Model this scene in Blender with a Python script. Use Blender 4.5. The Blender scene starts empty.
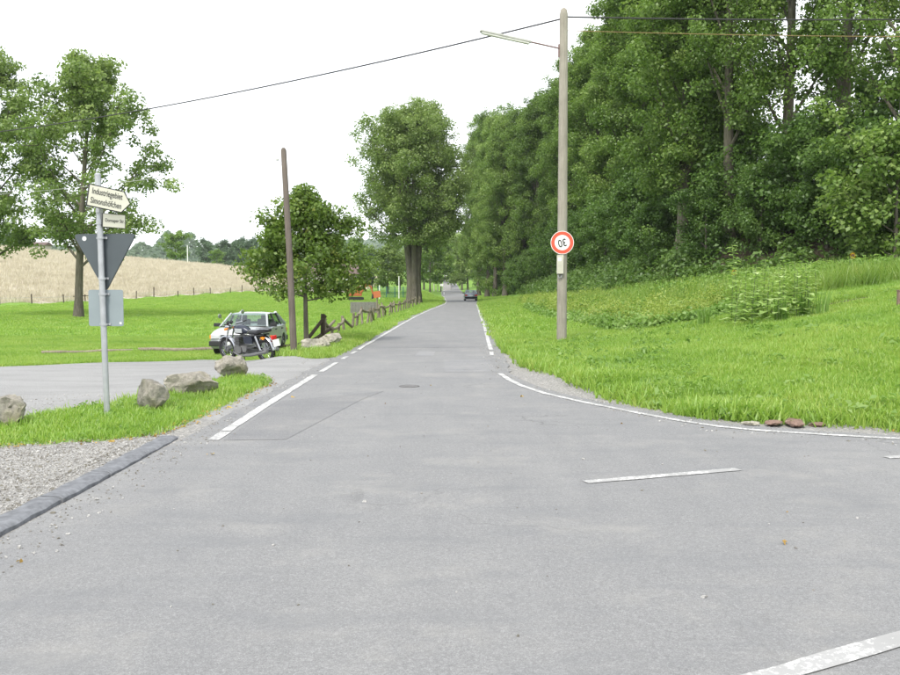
import bpy, bmesh, math, random
import numpy as np
from mathutils import Vector, Matrix, Euler, noise as mnoise

R = math.radians
rng = np.random.default_rng(7)
random.seed(7)
sc = bpy.context.scene
col = sc.collection

# ------------------------------------------------------------------ camera, sky, sun, exposure
cam_d = bpy.data.cameras.new('camera')
cam_d.sensor_width = 36.0
cam_d.lens = 36.8
cam_d.clip_start = 0.1
cam_d.clip_end = 6000
cam = bpy.data.objects.new('camera', cam_d)
col.objects.link(cam)
cam.location = (0, 0, 1.65)
cam.rotation_euler = (R(90) - math.atan(49.5 / 920), 0, 0)
sc.camera = cam

SUN_EL, SUN_AZ = 52.0, 205.0          # azimuth clockwise from +Y: behind the camera, a little to the left
world = bpy.data.worlds.new('World')
sc.world = world
world.use_nodes = True
wn, wl = world.node_tree.nodes, world.node_tree.links
wn.clear()
wo = wn.new('ShaderNodeOutputWorld')
bg = wn.new('ShaderNodeBackground')
bg.inputs['Strength'].default_value = 0.08
sky = wn.new('ShaderNodeTexSky')
sky.sky_type = 'NISHITA'
sky.sun_disc = False
sky.sun_elevation = R(SUN_EL)
sky.sun_rotation = R(SUN_AZ)
sky.dust_density = 1.0
sky.air_density = 1.0
tc = wn.new('ShaderNodeTexCoord')
nz = wn.new('ShaderNodeTexNoise')
nz.inputs['Scale'].default_value = 1.6
nz.inputs['Detail'].default_value = 5
rm = wn.new('ShaderNodeMapRange')
rm.inputs['From Min'].default_value = 0.34
rm.inputs['From Max'].default_value = 0.60
rm.inputs['To Min'].default_value = 0.62
rm.inputs['To Max'].default_value = 0.97
mx = wn.new('ShaderNodeMix')
mx.data_type = 'RGBA'
mx.inputs['B'].default_value = (9.2, 9.4, 9.7, 1)       # thin bright cloud veil over the whole sky
wl.new(tc.outputs['Generated'], nz.inputs['Vector'])
wl.new(nz.outputs['Fac'], rm.inputs['Value'])
wl.new(rm.outputs['Result'], mx.inputs['Factor'])
wl.new(sky.outputs['Color'], mx.inputs['A'])
wl.new(mx.outputs['Result'], bg.inputs['Color'])
wl.new(bg.outputs['Background'], wo.inputs['Surface'])

sun_d = bpy.data.lights.new('sun', 'SUN')
sun_d.energy = 1.5
sun_d.angle = R(14)
sun_d.color = (1.0, 0.95, 0.86)
sun = bpy.data.objects.new('sun', sun_d)
col.objects.link(sun)
_sv = Vector((math.sin(R(SUN_AZ)) * math.cos(R(SUN_EL)), math.cos(R(SUN_AZ)) * math.cos(R(SUN_EL)), math.sin(R(SUN_EL))))
sun.rotation_euler = _sv.to_track_quat('Z', 'Y').to_euler()
sun.location = (0, 0, 40)

sc.view_settings.view_transform = 'Standard'
sc.view_settings.look = 'None'
sc.view_settings.exposure = 1.42
sc.view_settings.gamma = 1.0
sc.view_settings.use_curve_mapping = False

# ------------------------------------------------------------------ material helpers
class NT:
    def __init__(s, name):
        s.m = bpy.data.materials.new(name)
        s.m.use_nodes = True
        s.n, s.l = s.m.node_tree.nodes, s.m.node_tree.links
        s.n.clear()
        s.out = s.n.new('ShaderNodeOutputMaterial')
    def node(s, t, **kw):
        n = s.n.new(t)
        for k, v in kw.items():
            setattr(n, k, v)
        return n
    def link(s, a, b):
        s.l.new(a, b)
    def coord(s, which='Object'):
        return s.node('ShaderNodeTexCoord').outputs[which]
    def noise(s, scale, detail=4, rough=0.55, vec=None, stretch=None):
        if vec is None:
            vec = s.coord('Object')
        if stretch:
            mp = s.node('ShaderNodeMapping')
            mp.inputs['Scale'].default_value = stretch
            s.link(vec, mp.inputs['Vector'])
            vec = mp.outputs['Vector']
        n = s.node('ShaderNodeTexNoise')
        n.inputs['Scale'].default_value = scale
        n.inputs['Detail'].default_value = detail
        n.inputs['Roughness'].default_value = rough
        s.link(vec, n.inputs['Vector'])
        return n.outputs['Fac']
    def ramp(s, fac, stops):
        r = s.node('ShaderNodeValToRGB')
        e = r.color_ramp.elements
        while len(e) < len(stops):
            e.new(0.5)
        for i, (p, c) in enumerate(stops):
            e[i].position = p
            e[i].color = (c[0], c[1], c[2], 1) if not np.isscalar(c) else (c, c, c, 1)
        s.link(fac, r.inputs['Fac'])
        return r.outputs['Color']
    def mix(s, f, a, b, mode='MIX'):
        n = s.node('ShaderNodeMix', data_type='RGBA', blend_type=mode)
        for v, k in ((f, 'Factor'), (a, 'A'), (b, 'B')):
            if isinstance(v, bpy.types.NodeSocket):
                s.link(v, n.inputs[k])
            elif np.isscalar(v):
                n.inputs[k].default_value = v if k == 'Factor' else (v, v, v, 1)
            else:
                n.inputs[k].default_value = (v[0], v[1], v[2], 1)
        return n.outputs['Result']
    def math(s, op, a, b=0.0, clamp=False):
        n = s.node('ShaderNodeMath', operation=op, use_clamp=clamp)
        for i, v in enumerate((a, b)):
            if isinstance(v, bpy.types.NodeSocket):
                s.link(v, n.inputs[i])
            else:
                n.inputs[i].default_value = v
        return n.outputs[0]
    def attr(s, name):
        return s.node('ShaderNodeAttribute', attribute_name=name)
    def bump(s, h, strength=0.5, dist=0.01):
        b = s.node('ShaderNodeBump')
        b.inputs['Strength'].default_value = strength
        b.inputs['Distance'].default_value = dist
        s.link(h, b.inputs['Height'])
        return b.outputs['Normal']
    def principled(s, color, rough=0.8, metal=0.0, normal=None, spec=0.3, **kw):
        p = s.node('ShaderNodeBsdfPrincipled')
        if isinstance(color, bpy.types.NodeSocket):
            s.link(color, p.inputs['Base Color'])
        else:
            p.inputs['Base Color'].default_value = (color[0], color[1], color[2], 1)
        if isinstance(rough, bpy.types.NodeSocket):
            s.link(rough, p.inputs['Roughness'])
        else:
            p.inputs['Roughness'].default_value = rough
        p.inputs['Metallic'].default_value = metal
        p.inputs['Specular IOR Level'].default_value = spec
        for k, v in kw.items():
            p.inputs[k].default_value = v
        if normal is not None:
            s.link(normal, p.inputs['Normal'])
        s.link(p.outputs['BSDF'], s.out.inputs['Surface'])
        return p

def plain(name, c, rough=0.6, metal=0.0, var=0.12, scale=6.0, spec=0.4, **kw):
    t = NT(name)
    n = t.noise(scale, 4)
    cc = t.ramp(n, [(0.3, [v * (1 - var) for v in c]), (0.7, [min(1, v * (1 + var)) for v in c])])
    t.principled(cc, rough, metal, spec=spec, **kw)
    return t.m

def leaf_mat(name, c_dark, c_mid, c_light, transl=0.45, use_random=False, gloss=0.025):
    t = NT(name)
    if use_random:
        oi = t.node('ShaderNodeObjectInfo')
        a = t.attr('tint').outputs['Fac']
        pos = t.node('ShaderNodeNewGeometry').outputs['Position']
        wn1 = t.noise(0.45, 4, 0.6, vec=pos)
        f = t.math('ADD', t.math('MULTIPLY', a, 0.45), t.math('MULTIPLY', oi.outputs['Random'], 0.25))
        f = t.math('ADD', f, t.math('MULTIPLY', t.math('SUBTRACT', wn1, 0.34), 0.95))
    else:
        oi = t.node('ShaderNodeObjectInfo')
        f = t.math('ADD', t.attr('tint').outputs['Fac'], t.math('MULTIPLY', t.math('SUBTRACT', oi.outputs['Random'], 0.5), 0.34))
    c = t.ramp(f, [(0.1, c_dark), (0.5, c_mid), (0.95, c_light)])
    d = t.node('ShaderNodeBsdfDiffuse')
    t.link(c, d.inputs['Color'])
    tr = t.node('ShaderNodeBsdfTranslucent')
    t.link(t.mix(1.0, c, (1.10, 1.15, 0.75), 'MULTIPLY'), tr.inputs['Color'])
    m1 = t.node('ShaderNodeMixShader')
    m1.inputs[0].default_value = transl
    t.link(d.outputs[0], m1.inputs[1]); t.link(tr.outputs[0], m1.inputs[2])
    g = t.node('ShaderNodeBsdfGlossy')
    g.inputs['Roughness'].default_value = 0.45
    g.inputs['Color'].default_value = (0.9, 0.95, 0.9, 1)
    m2 = t.node('ShaderNodeMixShader')
    m2.inputs[0].default_value = gloss
    t.link(m1.outputs[0], m2.inputs[1]); t.link(g.outputs[0], m2.inputs[2])
    t.link(m2.outputs[0], t.out.inputs['Surface'])
    return t.m

M = {}

def mat_asphalt(name='asphalt', mult=1.0):
    t = NT(name)
    big = t.noise(0.35, 5, 0.6)
    streak = t.noise(1.1, 4, 0.6, stretch=(2.2, 0.16, 1))
    fine = t.noise(160, 3, 0.7)
    grit = t.noise(60, 4, 0.75)
    c = t.ramp(big, [(0.32, (0.160, 0.166, 0.174)), (0.50, (0.195, 0.198, 0.200)), (0.68, (0.240, 0.240, 0.236))])
    c = t.mix(0.55, c, t.ramp(streak, [(0.3, (0.155, 0.158, 0.162)), (0.7, (0.225, 0.226, 0.224))]))
    c = t.mix(0.38, c, t.ramp(fine, [(0.34, 0.06), (0.52, 0.19), (0.68, 0.50)]))
    c = t.mix(0.26, c, t.ramp(grit, [(0.36, 0.07), (0.55, 0.21), (0.68, 0.40)]))
    # worn lighter blotches and a few dark oil / tar stains
    bl = t.noise(0.9, 6, 0.7)
    c = t.mix(t.ramp(bl, [(0.52, 0.0), (0.74, 0.5)]), c, (0.29, 0.282, 0.262))
    tk = t.noise(1.6, 5, 0.65, stretch=(0.5, 1.3, 1))
    c = t.mix(t.ramp(tk, [(0.50, 0.0), (0.72, 0.55)]), c, (0.145, 0.150, 0.157))
    st = t.noise(0.55, 3, 0.5, stretch=(1, 1, 1))
    c = t.mix(t.ramp(st, [(0.70, 0.0), (0.80, 0.35)]), c, (0.11, 0.11, 0.115))
    vz = t.node('ShaderNodeTexVoronoi', feature='DISTANCE_TO_EDGE')
    vz.inputs['Scale'].default_value = 0.42
    nv = t.node('ShaderNodeTexNoise'); nv.inputs['Scale'].default_value = 2.5; nv.inputs['Detail'].default_value = 5
    cc = t.coord('Object')
    t.link(cc, nv.inputs['Vector'])
    ad = t.node('ShaderNodeVectorMath', operation='MULTIPLY_ADD')
    t.link(nv.outputs['Color'], ad.inputs[0]); ad.inputs[1].default_value = (0.9, 0.9, 0); t.link(cc, ad.inputs[2])
    t.link(ad.outputs[0], vz.inputs['Vector'])
    cr = t.ramp(vz.outputs['Distance'], [(0.0, 1.0), (0.008, 0.0)])
    gate = t.ramp(t.noise(0.25, 2), [(0.54, 0.0), (0.62, 0.55)])
    c = t.mix(t.mix(1.0, cr, gate, 'MULTIPLY'), c, (0.07, 0.07, 0.07))
    h = t.math('ADD', t.math('MULTIPLY', fine, 0.6), t.math('MULTIPLY', grit, 0.6))
    if mult != 1.0:
        c = t.mix(1.0, c, (mult, mult, mult * 1.01), 'MULTIPLY')
    t.principled(c, 0.85, normal=t.bump(h, 0.35, 0.006), spec=0.25)
    return t.m

def mat_ground():
    t = NT('ground_cover')
    cc = t.coord('Object')
    a = t.attr('zone')
    sp = t.node('ShaderNodeSeparateColor')
    t.link(a.outputs['Color'], sp.inputs['Color'])
    # grass base
    g1 = t.noise(0.22, 5, 0.6); g2 = t.noise(3.0, 4, 0.6); g3 = t.noise(22, 3, 0.6)
    grass = t.ramp(g1, [(0.3, (0.135, 0.255, 0.040)), (0.7, (0.190, 0.325, 0.052))])
    grass = t.mix(0.40, grass, t.ramp(g2, [(0.3, (0.125, 0.235, 0.038)), (0.7, (0.210, 0.330, 0.060))]))
    grass = t.mix(0.35, grass, t.ramp(g3, [(0.3, (0.095, 0.190, 0.036)), (0.7, (0.185, 0.310, 0.060))]))
    # gravel
    vo = t.node('ShaderNodeTexVoronoi'); vo.inputs['Scale'].default_value = 42; t.link(cc, vo.inputs['Vector'])
    vo2 = t.node('ShaderNodeTexVoronoi'); vo2.inputs['Scale'].default_value = 110; t.link(cc, vo2.inputs['Vector'])
    sgn = t.node('ShaderNodeSeparateColor'); t.link(vo.outputs['Color'], sgn.inputs['Color'])
    sgn2 = t.node('ShaderNodeSeparateColor'); t.link(vo2.outputs['Color'], sgn2.inputs['Color'])
    gv = t.ramp(sgn.outputs['Red'], [(0.0, (0.13, 0.128, 0.122)), (0.55, (0.25, 0.247, 0.238)), (0.85, (0.34, 0.32, 0.29)), (1.0, (0.60, 0.58, 0.54))])
    gv = t.mix(0.5, gv, t.ramp(sgn2.outputs['Red'], [(0.0, (0.16, 0.155, 0.15)), (0.7, (0.26, 0.255, 0.245)), (1.0, (0.46, 0.45, 0.42))]))
    gl = t.noise(0.5, 5, 0.65)
    gv = t.mix(t.ramp(gl, [(0.42, 0.0), (0.66, 0.5)]), gv, t.ramp(t.noise(90, 3, 0.7), [(0.3, (0.17, 0.17, 0.165)), (0.7, (0.26, 0.255, 0.245))]))
    gv = t.mix(t.ramp(t.noise(1.7, 5, 0.7), [(0.62, 0.0), (0.76, 0.3)]), gv, (0.20, 0.18, 0.14))
    # worn parking surface: paler, sandy
    pk = t.ramp(t.noise(1.1, 5, 0.6, stretch=(0.55, 1.2, 1)), [(0.3, (0.215, 0.215, 0.212)), (0.55, (0.275, 0.275, 0.27)), (0.75, (0.31, 0.31, 0.305))])
    pk = t.mix(0.35, pk, t.ramp(t.noise(70, 3, 0.7), [(0.3, 0.13), (0.7, 0.40)]))
    # soil / leaf litter
    so = t.ramp(t.noise(7, 5, 0.7), [(0.3, (0.040, 0.032, 0.022)), (0.7, (0.105, 0.085, 0.058))])
    def gate(mask, amp=0.35, s=5.0):
        n = t.noise(s, 5, 0.7)
        return t.ramp(t.math('ADD', mask, t.math('MULTIPLY', t.math('SUBTRACT', n, 0.5), amp * 2)), [(0.42, 0.0), (0.58, 1.0)])
    c = t.mix(gate(sp.outputs['Blue'], 0.4, 2.0), grass, so)
    c = t.mix(gate(sp.outputs['Red'], 0.32, 6.0), c, gv)
    c = t.mix(gate(sp.outputs['Green'], 0.3, 3.0), c, pk)
    h = t.math('ADD', t.math('MULTIPLY', vo.outputs['Distance'], -0.8), g3)
    t.principled(c, 0.95, normal=t.bump(h, 0.6, 0.02), spec=0.1)
    return t.m

def mat_stubble():
    t = NT('stubble')
    n1 = t.noise(0.05, 4, 0.6); n2 = t.noise(1.3, 5, 0.7, stretch=(2.6, 0.5, 1)); n3 = t.noise(7, 3, 0.7)
    c = t.ramp(n1, [(0.3, (0.40, 0.36, 0.29)), (0.7, (0.49, 0.45, 0.375))])
    c = t.mix(0.5, c, t.ramp(n2, [(0.3, (0.33, 0.29, 0.23)), (0.7, (0.52, 0.485, 0.41))]))
    c = t.mix(0.35, c, t.ramp(n3, [(0.3, (0.30, 0.26, 0.20)), (0.7, (0.55, 0.51, 0.44))]))
    t.principled(c, 0.95, normal=t.bump(n3, 0.8, 0.1), spec=0.1)
    return t.m

def mat_paint(name='road_paint', lo=0.495, hi=0.54):
    t = NT(name)
    w = t.math('ADD', t.math('MULTIPLY', t.noise(30, 5, 0.75), 0.7), t.math('MULTIPLY', t.noise(4, 3), 0.3))
    c = t.mix(t.ramp(w, [(lo, 0.9), (hi, 0.0)]), (0.60, 0.60, 0.58), (0.235, 0.235, 0.232))
    c = t.mix(0.12, c, t.ramp(t.noise(2.0, 3), [(0.3, 0.35), (0.7, 0.75)]))
    t.principled(c, 0.7, spec=0.3)
    return t.m

def mat_wood(name, c1, c2, sc_=(14, 14, 0.8)):
    t = NT(name)
    n = t.noise(3.0, 6, 0.65, stretch=sc_)
    n2 = t.noise(1.2, 4, 0.6)
    c = t.ramp(n, [(0.3, c1), (0.7, c2)])
    c = t.mix(0.3, c, t.ramp(n2, [(0.3, [v * 0.6 for v in c1]), (0.7, [v * 1.15 for v in c2])]))
    t.principled(c, 0.9, normal=t.bump(n, 0.5, 0.01), spec=0.15)
    return t.m

def mat_rock(name, c1, c2, moss=0.5):
    t = NT(name)
    n = t.noise(4, 8, 0.7); n2 = t.noise(18, 6, 0.7); n3 = t.noise(2.2, 4, 0.6)
    c = t.ramp(n, [(0.3, c1), (0.7, c2)])
    c = t.mix(0.45, c, t.ramp(n2, [(0.3, [v * 0.45 for v in c1]), (0.7, [min(1, v * 1.25) for v in c2])]))
    c = t.mix(t.ramp(n3, [(0.5, 0.0), (0.66, moss)]), c, (0.15, 0.14, 0.045))
    c = t.mix(t.ramp(t.noise(9, 5, 0.7), [(0.62, 0.0), (0.70, 0.6)]), c, (0.52, 0.50, 0.43))
    t.principled(c, 0.95, normal=t.bump(t.math('ADD', n, n2), 0.9, 0.03), spec=0.1)
    return t.m

def mat_bark():
    t = NT('bark')
    n = t.noise(2.5, 6, 0.7, stretch=(5, 5, 0.6)); n2 = t.noise(0.8, 4)
    c = t.ramp(n, [(0.3, (0.060, 0.052, 0.042)), (0.7, (0.20, 0.180, 0.150))])
    c = t.mix(t.ramp(n2, [(0.4, 0.0), (0.7, 0.4)]), c, (0.11, 0.115, 0.06))
    t.principled(c, 0.95, normal=t.bump(n, 0.9, 0.05), spec=0.1)
    return t.m

M['asphalt'] = mat_asphalt()
M['ground'] = mat_ground()
M['stubble'] = mat_stubble()
M['paint'] = mat_paint()
M['paint_worn'] = mat_paint('worn_road_paint', 0.53, 0.59)
M['bark'] = mat_bark()
M['pole_wood'] = mat_wood('grey_pole_wood', (0.20, 0.185, 0.150), (0.36, 0.335, 0.285))
M['brown_wood'] = mat_wood('brown_pole_wood', (0.085, 0.070, 0.058), (0.180, 0.155, 0.132))
M['fence_wood'] = mat_wood('fence_wood', (0.10, 0.085, 0.06), (0.30, 0.265, 0.20), (6, 6, 2))
M['dark_wood'] = mat_wood('dark_fence_wood', (0.035, 0.028, 0.02), (0.10, 0.08, 0.06), (6, 6, 2))
M['kerb'] = plain('kerb_stone', (0.155, 0.161, 0.172), 0.85, 0, 0.3, 14, 0.2)
M['rock'] = mat_rock('limestone', (0.16, 0.148, 0.122), (0.40, 0.375, 0.325), 0.6)
M['pale_rock'] = mat_rock('pale_limestone', (0.27, 0.25, 0.20), (0.50, 0.47, 0.40), 0.25)
M['red_rock'] = mat_rock('red_sandstone', (0.17, 0.11, 0.085), (0.31, 0.22, 0.18), 0.3)
M['concrete'] = mat_rock('concrete', (0.17, 0.165, 0.15), (0.27, 0.265, 0.245), 0.15)
M['leaf_poplar'] = leaf_mat('leaf_poplar', (0.088, 0.155, 0.030), (0.160, 0.260, 0.054), (0.280, 0.375, 0.115))
M['leaf_avenue'] = leaf_mat('leaf_avenue', (0.115, 0.182, 0.048), (0.200, 0.285, 0.080), (0.320, 0.405, 0.150))
M['leaf_lime'] = leaf_mat('leaf_lime', (0.092, 0.155, 0.026), (0.165, 0.255, 0.046), (0.300, 0.310, 0.090))
M['leaf_shrub'] = leaf_mat('leaf_shrub', (0.066, 0.128, 0.028), (0.115, 0.205, 0.046), (0.185, 0.280, 0.082))
M['leaf_bright'] = leaf_mat('leaf_bright', (0.085, 0.160, 0.026), (0.150, 0.250, 0.042), (0.230, 0.330, 0.075))
M['leaf_garden'] = leaf_mat('leaf_garden', (0.110, 0.215, 0.040), (0.195, 0.325, 0.070), (0.330, 0.440, 0.160), use_random=True)
M['leaf_yellow'] = leaf_mat('leaf_yellow', (0.200, 0.300, 0.055), (0.320, 0.410, 0.090), (0.450, 0.500, 0.160), use_random=True)
M['leaf_far'] = leaf_mat('leaf_far', (0.085, 0.140, 0.085), (0.130, 0.195, 0.120), (0.185, 0.255, 0.160))  # lighter, greyer leaf green: distance haze is put into the colour
M['grass'] = leaf_mat('grass_blade', (0.155, 0.285, 0.042), (0.275, 0.425, 0.072), (0.440, 0.510, 0.145), transl=0.5, use_random=True, gloss=0.03)
M['grass_tall'] = leaf_mat('tall_grass_blade', (0.130, 0.235, 0.034), (0.220, 0.340, 0.058), (0.380, 0.420, 0.130), transl=0.5, use_random=True, gloss=0.03)
M['straw'] = leaf_mat('straw', (0.40, 0.35, 0.27), (0.56, 0.51, 0.42), (0.70, 0.66, 0.56), transl=0.25, use_random=True, gloss=0.02)
M['flower_yellow'] = plain('petal_yellow', (0.80, 0.50, 0.02), 0.6)
M['flower_brown'] = plain('flower_disc', (0.07, 0.035, 0.012), 0.9)
M['galv'] = plain('galvanised_steel', (0.42, 0.43, 0.45), 0.45, 0.55, 0.12, 9)
M['sign_back'] = plain('sign_back_grey', (0.072, 0.086, 0.096), 0.5, 0.1, 0.06, 3)
M['sign_back2'] = plain('sign_back_light', (0.235, 0.275, 0.295), 0.5, 0.1, 0.06, 3)
M['cream'] = plain('sign_cream', (0.66, 0.64, 0.53), 0.5, 0, 0.05, 4)
M['black'] = plain('black_paint', (0.018, 0.018, 0.018), 0.5, 0, 0.1)
M['letter'] = plain('sign_letter', (0.05, 0.05, 0.045), 0.5, 0, 0.1)
M['white'] = plain('white_enamel', (0.78, 0.78, 0.76), 0.45, 0, 0.05)
M['red'] = plain('sign_red', (0.60, 0.085, 0.045), 0.5, 0, 0.12, 7)
M['sticker'] = plain('sticker_white', (0.62, 0.64, 0.64), 0.6)
M['box_grey'] = plain('box_grey', (0.46, 0.45, 0.37), 0.6, 0, 0.08)
M['cable'] = plain('cable_black', (0.03, 0.028, 0.03), 0.6)
M['cable_pale'] = plain('cable_pale', (0.40, 0.40, 0.40), 0.6)
M['cable_rust'] = plain('cable_rust', (0.24, 0.17, 0.07), 0.7)
M['lamp_grey'] = plain('lamp_housing', (0.40, 0.40, 0.37), 0.55)
M['lamp_arm'] = plain('lamp_arm_rust', (0.19, 0.13, 0.12), 0.6, 0.2)
M['diffuser'] = plain('lamp_diffuser', (0.60, 0.60, 0.55), 0.3)
M['silver'] = plain('silver_paint', (0.44, 0.465, 0.47), 0.33, 0.2, 0.04, 2, 0.5)
M['grey_paint'] = plain('grey_blue_paint', (0.27, 0.31, 0.36), 0.3, 0.4, 0.04, 2, 0.5)
M['trim'] = plain('black_trim', (0.025, 0.026, 0.028), 0.6)
M['tyre'] = plain('tyre_rubber', (0.022, 0.022, 0.023), 0.85)
M['rim'] = plain('wheel_rim', (0.50, 0.51, 0.52), 0.35, 0.8)
M['chrome'] = plain('chrome', (0.42, 0.43, 0.45), 0.2, 1.0, 0.1)
M['alu'] = plain('cast_aluminium', (0.22, 0.22, 0.22), 0.45, 0.8)
M['seat_black'] = plain('seat_vinyl', (0.020, 0.020, 0.024), 0.5)
M['bike_blue'] = plain('bike_dark_blue', (0.022, 0.028, 0.045), 0.25, 0.2, 0.05, 3, 0.6)
M['interior'] = plain('car_interior', (0.10, 0.105, 0.11), 0.9)
M['tail_red'] = plain('tail_light_red', (0.55, 0.02, 0.02), 0.25, 0, 0.1)
M['amber'] = plain('indicator_amber', (0.85, 0.26, 0.02), 0.25, 0, 0.1)
M['orange'] = plain('machine_orange', (0.42, 0.125, 0.045), 0.5, 0, 0.15, 2)
M['lens'] = plain('headlight_lens', (0.62, 0.64, 0.66), 0.1, 0.3)
M['green_wire'] = plain('green_mesh_fence', (0.035, 0.13, 0.12), 0.6)
M['wall_grey'] = plain('render_grey', (0.42, 0.37, 0.34), 0.9, 0, 0.1, 1.0)
M['roof_dark'] = plain('roof_dark', (0.12, 0.085, 0.075), 0.8, 0, 0.2, 2.0)
M['iron'] = plain('cast_iron', (0.135, 0.132, 0.13), 0.7, 0.3, 0.25, 25)

def glass_mat():
    t = NT('window_glass')
    g = t.node('ShaderNodeBsdfGlossy'); g.inputs['Roughness'].default_value = 0.03
    tr = t.node('ShaderNodeBsdfTransparent'); tr.inputs['Color'].default_value = (0.86, 0.92, 0.90, 1)
    fr = t.node('ShaderNodeLayerWeight'); fr.inputs['Blend'].default_value = 0.3
    m = t.node('ShaderNodeMixShader')
    t.link(t.math('ADD', t.math('MULTIPLY', t.math('POWER', fr.outputs['Facing'], 3.0), 0.7), 0.07), m.inputs[0]); t.link(tr.outputs[0], m.inputs[1]); t.link(g.outputs[0], m.inputs[2])
    t.link(m.outputs[0], t.out.inputs['Surface'])
    return t.m
M['glass'] = glass_mat()

def mat_patch(name, k):
    t = NT(name)
    c = t.ramp(t.noise(0.9, 4), [(0.3, (0.165 * k, 0.168 * k, 0.172 * k)), (0.7, (0.20 * k, 0.202 * k, 0.204 * k))])
    f = t.noise(160, 3, 0.7)
    c = t.mix(0.3, c, t.ramp(f, [(0.35, 0.07), (0.52, 0.18), (0.7, 0.38)]))
    t.principled(c, 0.85, normal=t.bump(f, 0.3, 0.005), spec=0.25)
    return t.m

# ------------------------------------------------------------------ mesh helpers
def mesh_np(name, V, F, mat=None, attrs=None, smooth=False):
    V = np.asarray(V, dtype=np.float32); F = np.asarray(F, dtype=np.int32)
    me = bpy.data.meshes.new(name)
    n, k = F.shape
    me.vertices.add(len(V)); me.vertices.foreach_set('co', V.ravel())
    me.loops.add(n * k); me.loops.foreach_set('vertex_index', F.ravel())
    me.polygons.add(n)
    me.polygons.foreach_set('loop_start', np.arange(0, n * k, k, dtype=np.int32))
    me.polygons.foreach_set('loop_total', np.full(n, k, dtype=np.int32))
    if smooth:
        me.polygons.foreach_set('use_smooth', np.ones(n, dtype=bool))
    if attrs:
        for an, (ty, dom, data) in attrs.items():
            a = me.attributes.new(an, ty, dom)
            a.data.foreach_set({'FLOAT': 'value', 'FLOAT_COLOR': 'color', 'FLOAT_VECTOR': 'vector', 'INT': 'value'}[ty], np.asarray(data).ravel())
    me.update(calc_edges=True)
    if mat:
        me.materials.append(mat)
    return me

class MB:
    """collects shapes, builds one mesh"""
    def __init__(s):
        s.v, s.f = [], []
    def add(s, vs, fs, mtx=None):
        o = len(s.v)
        s.v += [tuple(mtx @ Vector(p)) if mtx else tuple(p) for p in vs]
        s.f += [tuple(i + o for i in f) for f in fs]
        return s
    def box(s, c, d, rot=None, taper=1.0):
        x, y, z = d[0] / 2, d[1] / 2, d[2] / 2
        vs = [(-x, -y, -z), (x, -y, -z), (x, y, -z), (-x, y, -z), (-x * taper, -y * taper, z), (x * taper, -y * taper, z), (x * taper, y * taper, z), (-x * taper, y * taper, z)]
        m = Matrix.Translation(c) @ (Euler(rot).to_matrix().to_4x4() if rot else Matrix())
        return s.add(vs, [(0, 3, 2, 1), (4, 5, 6, 7), (0, 1, 5, 4), (1, 2, 6, 5), (2, 3, 7, 6), (3, 0, 4, 7)], m)
    def tube(s, pts, rad, n=8, cap=True):
        pts = [Vector(p) for p in pts]
        if np.isscalar(rad):
            rad = [rad] * len(pts)
        rings = []
        ref = Vector((0.13, 0.27, 0.95)).normalized()
        o = len(s.v)
        u = None
        for i, p in enumerate(pts):
            d = (pts[min(i + 1, len(pts) - 1)] - pts[max(i - 1, 0)])
            if d.length < 1e-9:
                d = Vector((0, 0, 1))
            d.normalize()
            if u is None:
                u = d.cross(ref)
                if u.length < 1e-3:
                    u = d.cross(Vector((1, 0, 0)))
            else:
                u = u - d * u.dot(d)
            u.normalize()
            w = d.cross(u)
            for k in range(n):
                a = 2 * math.pi * k / n
                s.v.append(tuple(p + (u * math.cos(a) + w * math.sin(a)) * rad[i]))
        for i in range(len(pts) - 1):
            for k in range(n):
                a, b = o + i * n + k, o + i * n + (k + 1) % n
                s.f.append((a, b, b + n, a + n))
        if cap:
            s.f.append(tuple(o + k for k in reversed(range(n))))
            s.f.append(tuple(o + (len(pts) - 1) * n + k for k in range(n)))
        return s
    def lathe(s, prof, n=24, mtx=None):
        """prof (r, z) about Z"""
        vs, fs = [], []
        for r, z in prof:
            for k in range(n):
                a = 2 * math.pi * k / n
                vs.append((r * math.cos(a), r * math.sin(a), z))
        for i in range(len(prof) - 1):
            for k in range(n):
                a, b = i * n + k, i * n + (k + 1) % n
                fs.append((a, b, b + n, a + n))
        fs.append(tuple(reversed(range(n))))
        fs.append(tuple((len(prof) - 1) * n + k for k in range(n)))
        return s.add(vs, fs, mtx)
    def prism(s, poly, t, mtx=None):
        """polygon in XY, thickness t along Z (centred)"""
        n = len(poly)
        vs = [(p[0], p[1], -t / 2) for p in poly] + [(p[0], p[1], t / 2) for p in poly]
        fs = [tuple(reversed(range(n))), tuple(range(n, 2 * n))] + [(i, (i + 1) % n, n + (i + 1) % n, n + i) for i in range(n)]
        return s.add(vs, fs, mtx)
    def mesh(s, name, mat, smooth=False, bevel=0.0):
        me = bpy.data.meshes.new(name)
        me.from_pydata(s.v, [], s.f)
        bm = bmesh.new(); bm.from_mesh(me)
        bmesh.ops.recalc_face_normals(bm, faces=bm.faces)
        if bevel:
            bmesh.ops.bevel(bm, geom=[e for e in bm.edges if len(e.link_faces) == 2 and e.calc_face_angle(0) > 0.5], offset=bevel, segments=2, affect='EDGES', profile=0.6)
        bm.to_mesh(me); bm.free()
        if smooth:
            me.polygons.foreach_set('use_smooth', [True] * len(me.polygons))
            try:
                me.set_sharp_from_angle(angle=R(40))
            except Exception:
                pass
        me.materials.append(mat)
        return me
    def build(s, name, mat, parent=None, smooth=False, bevel=0.0):
        return link(name, s.mesh(name, mat, smooth, bevel), parent)

def link(name, me, parent=None):
    o = bpy.data.objects.new(name, me)
    col.objects.link(o)
    if parent:
        o.parent = parent
    return o

def tag(o, label=None, cat=None, group=None, kind=None):
    if label: o['label'] = label
    if cat: o['category'] = cat
    if group: o['group'] = group
    if kind: o['kind'] = kind
    return o

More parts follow.
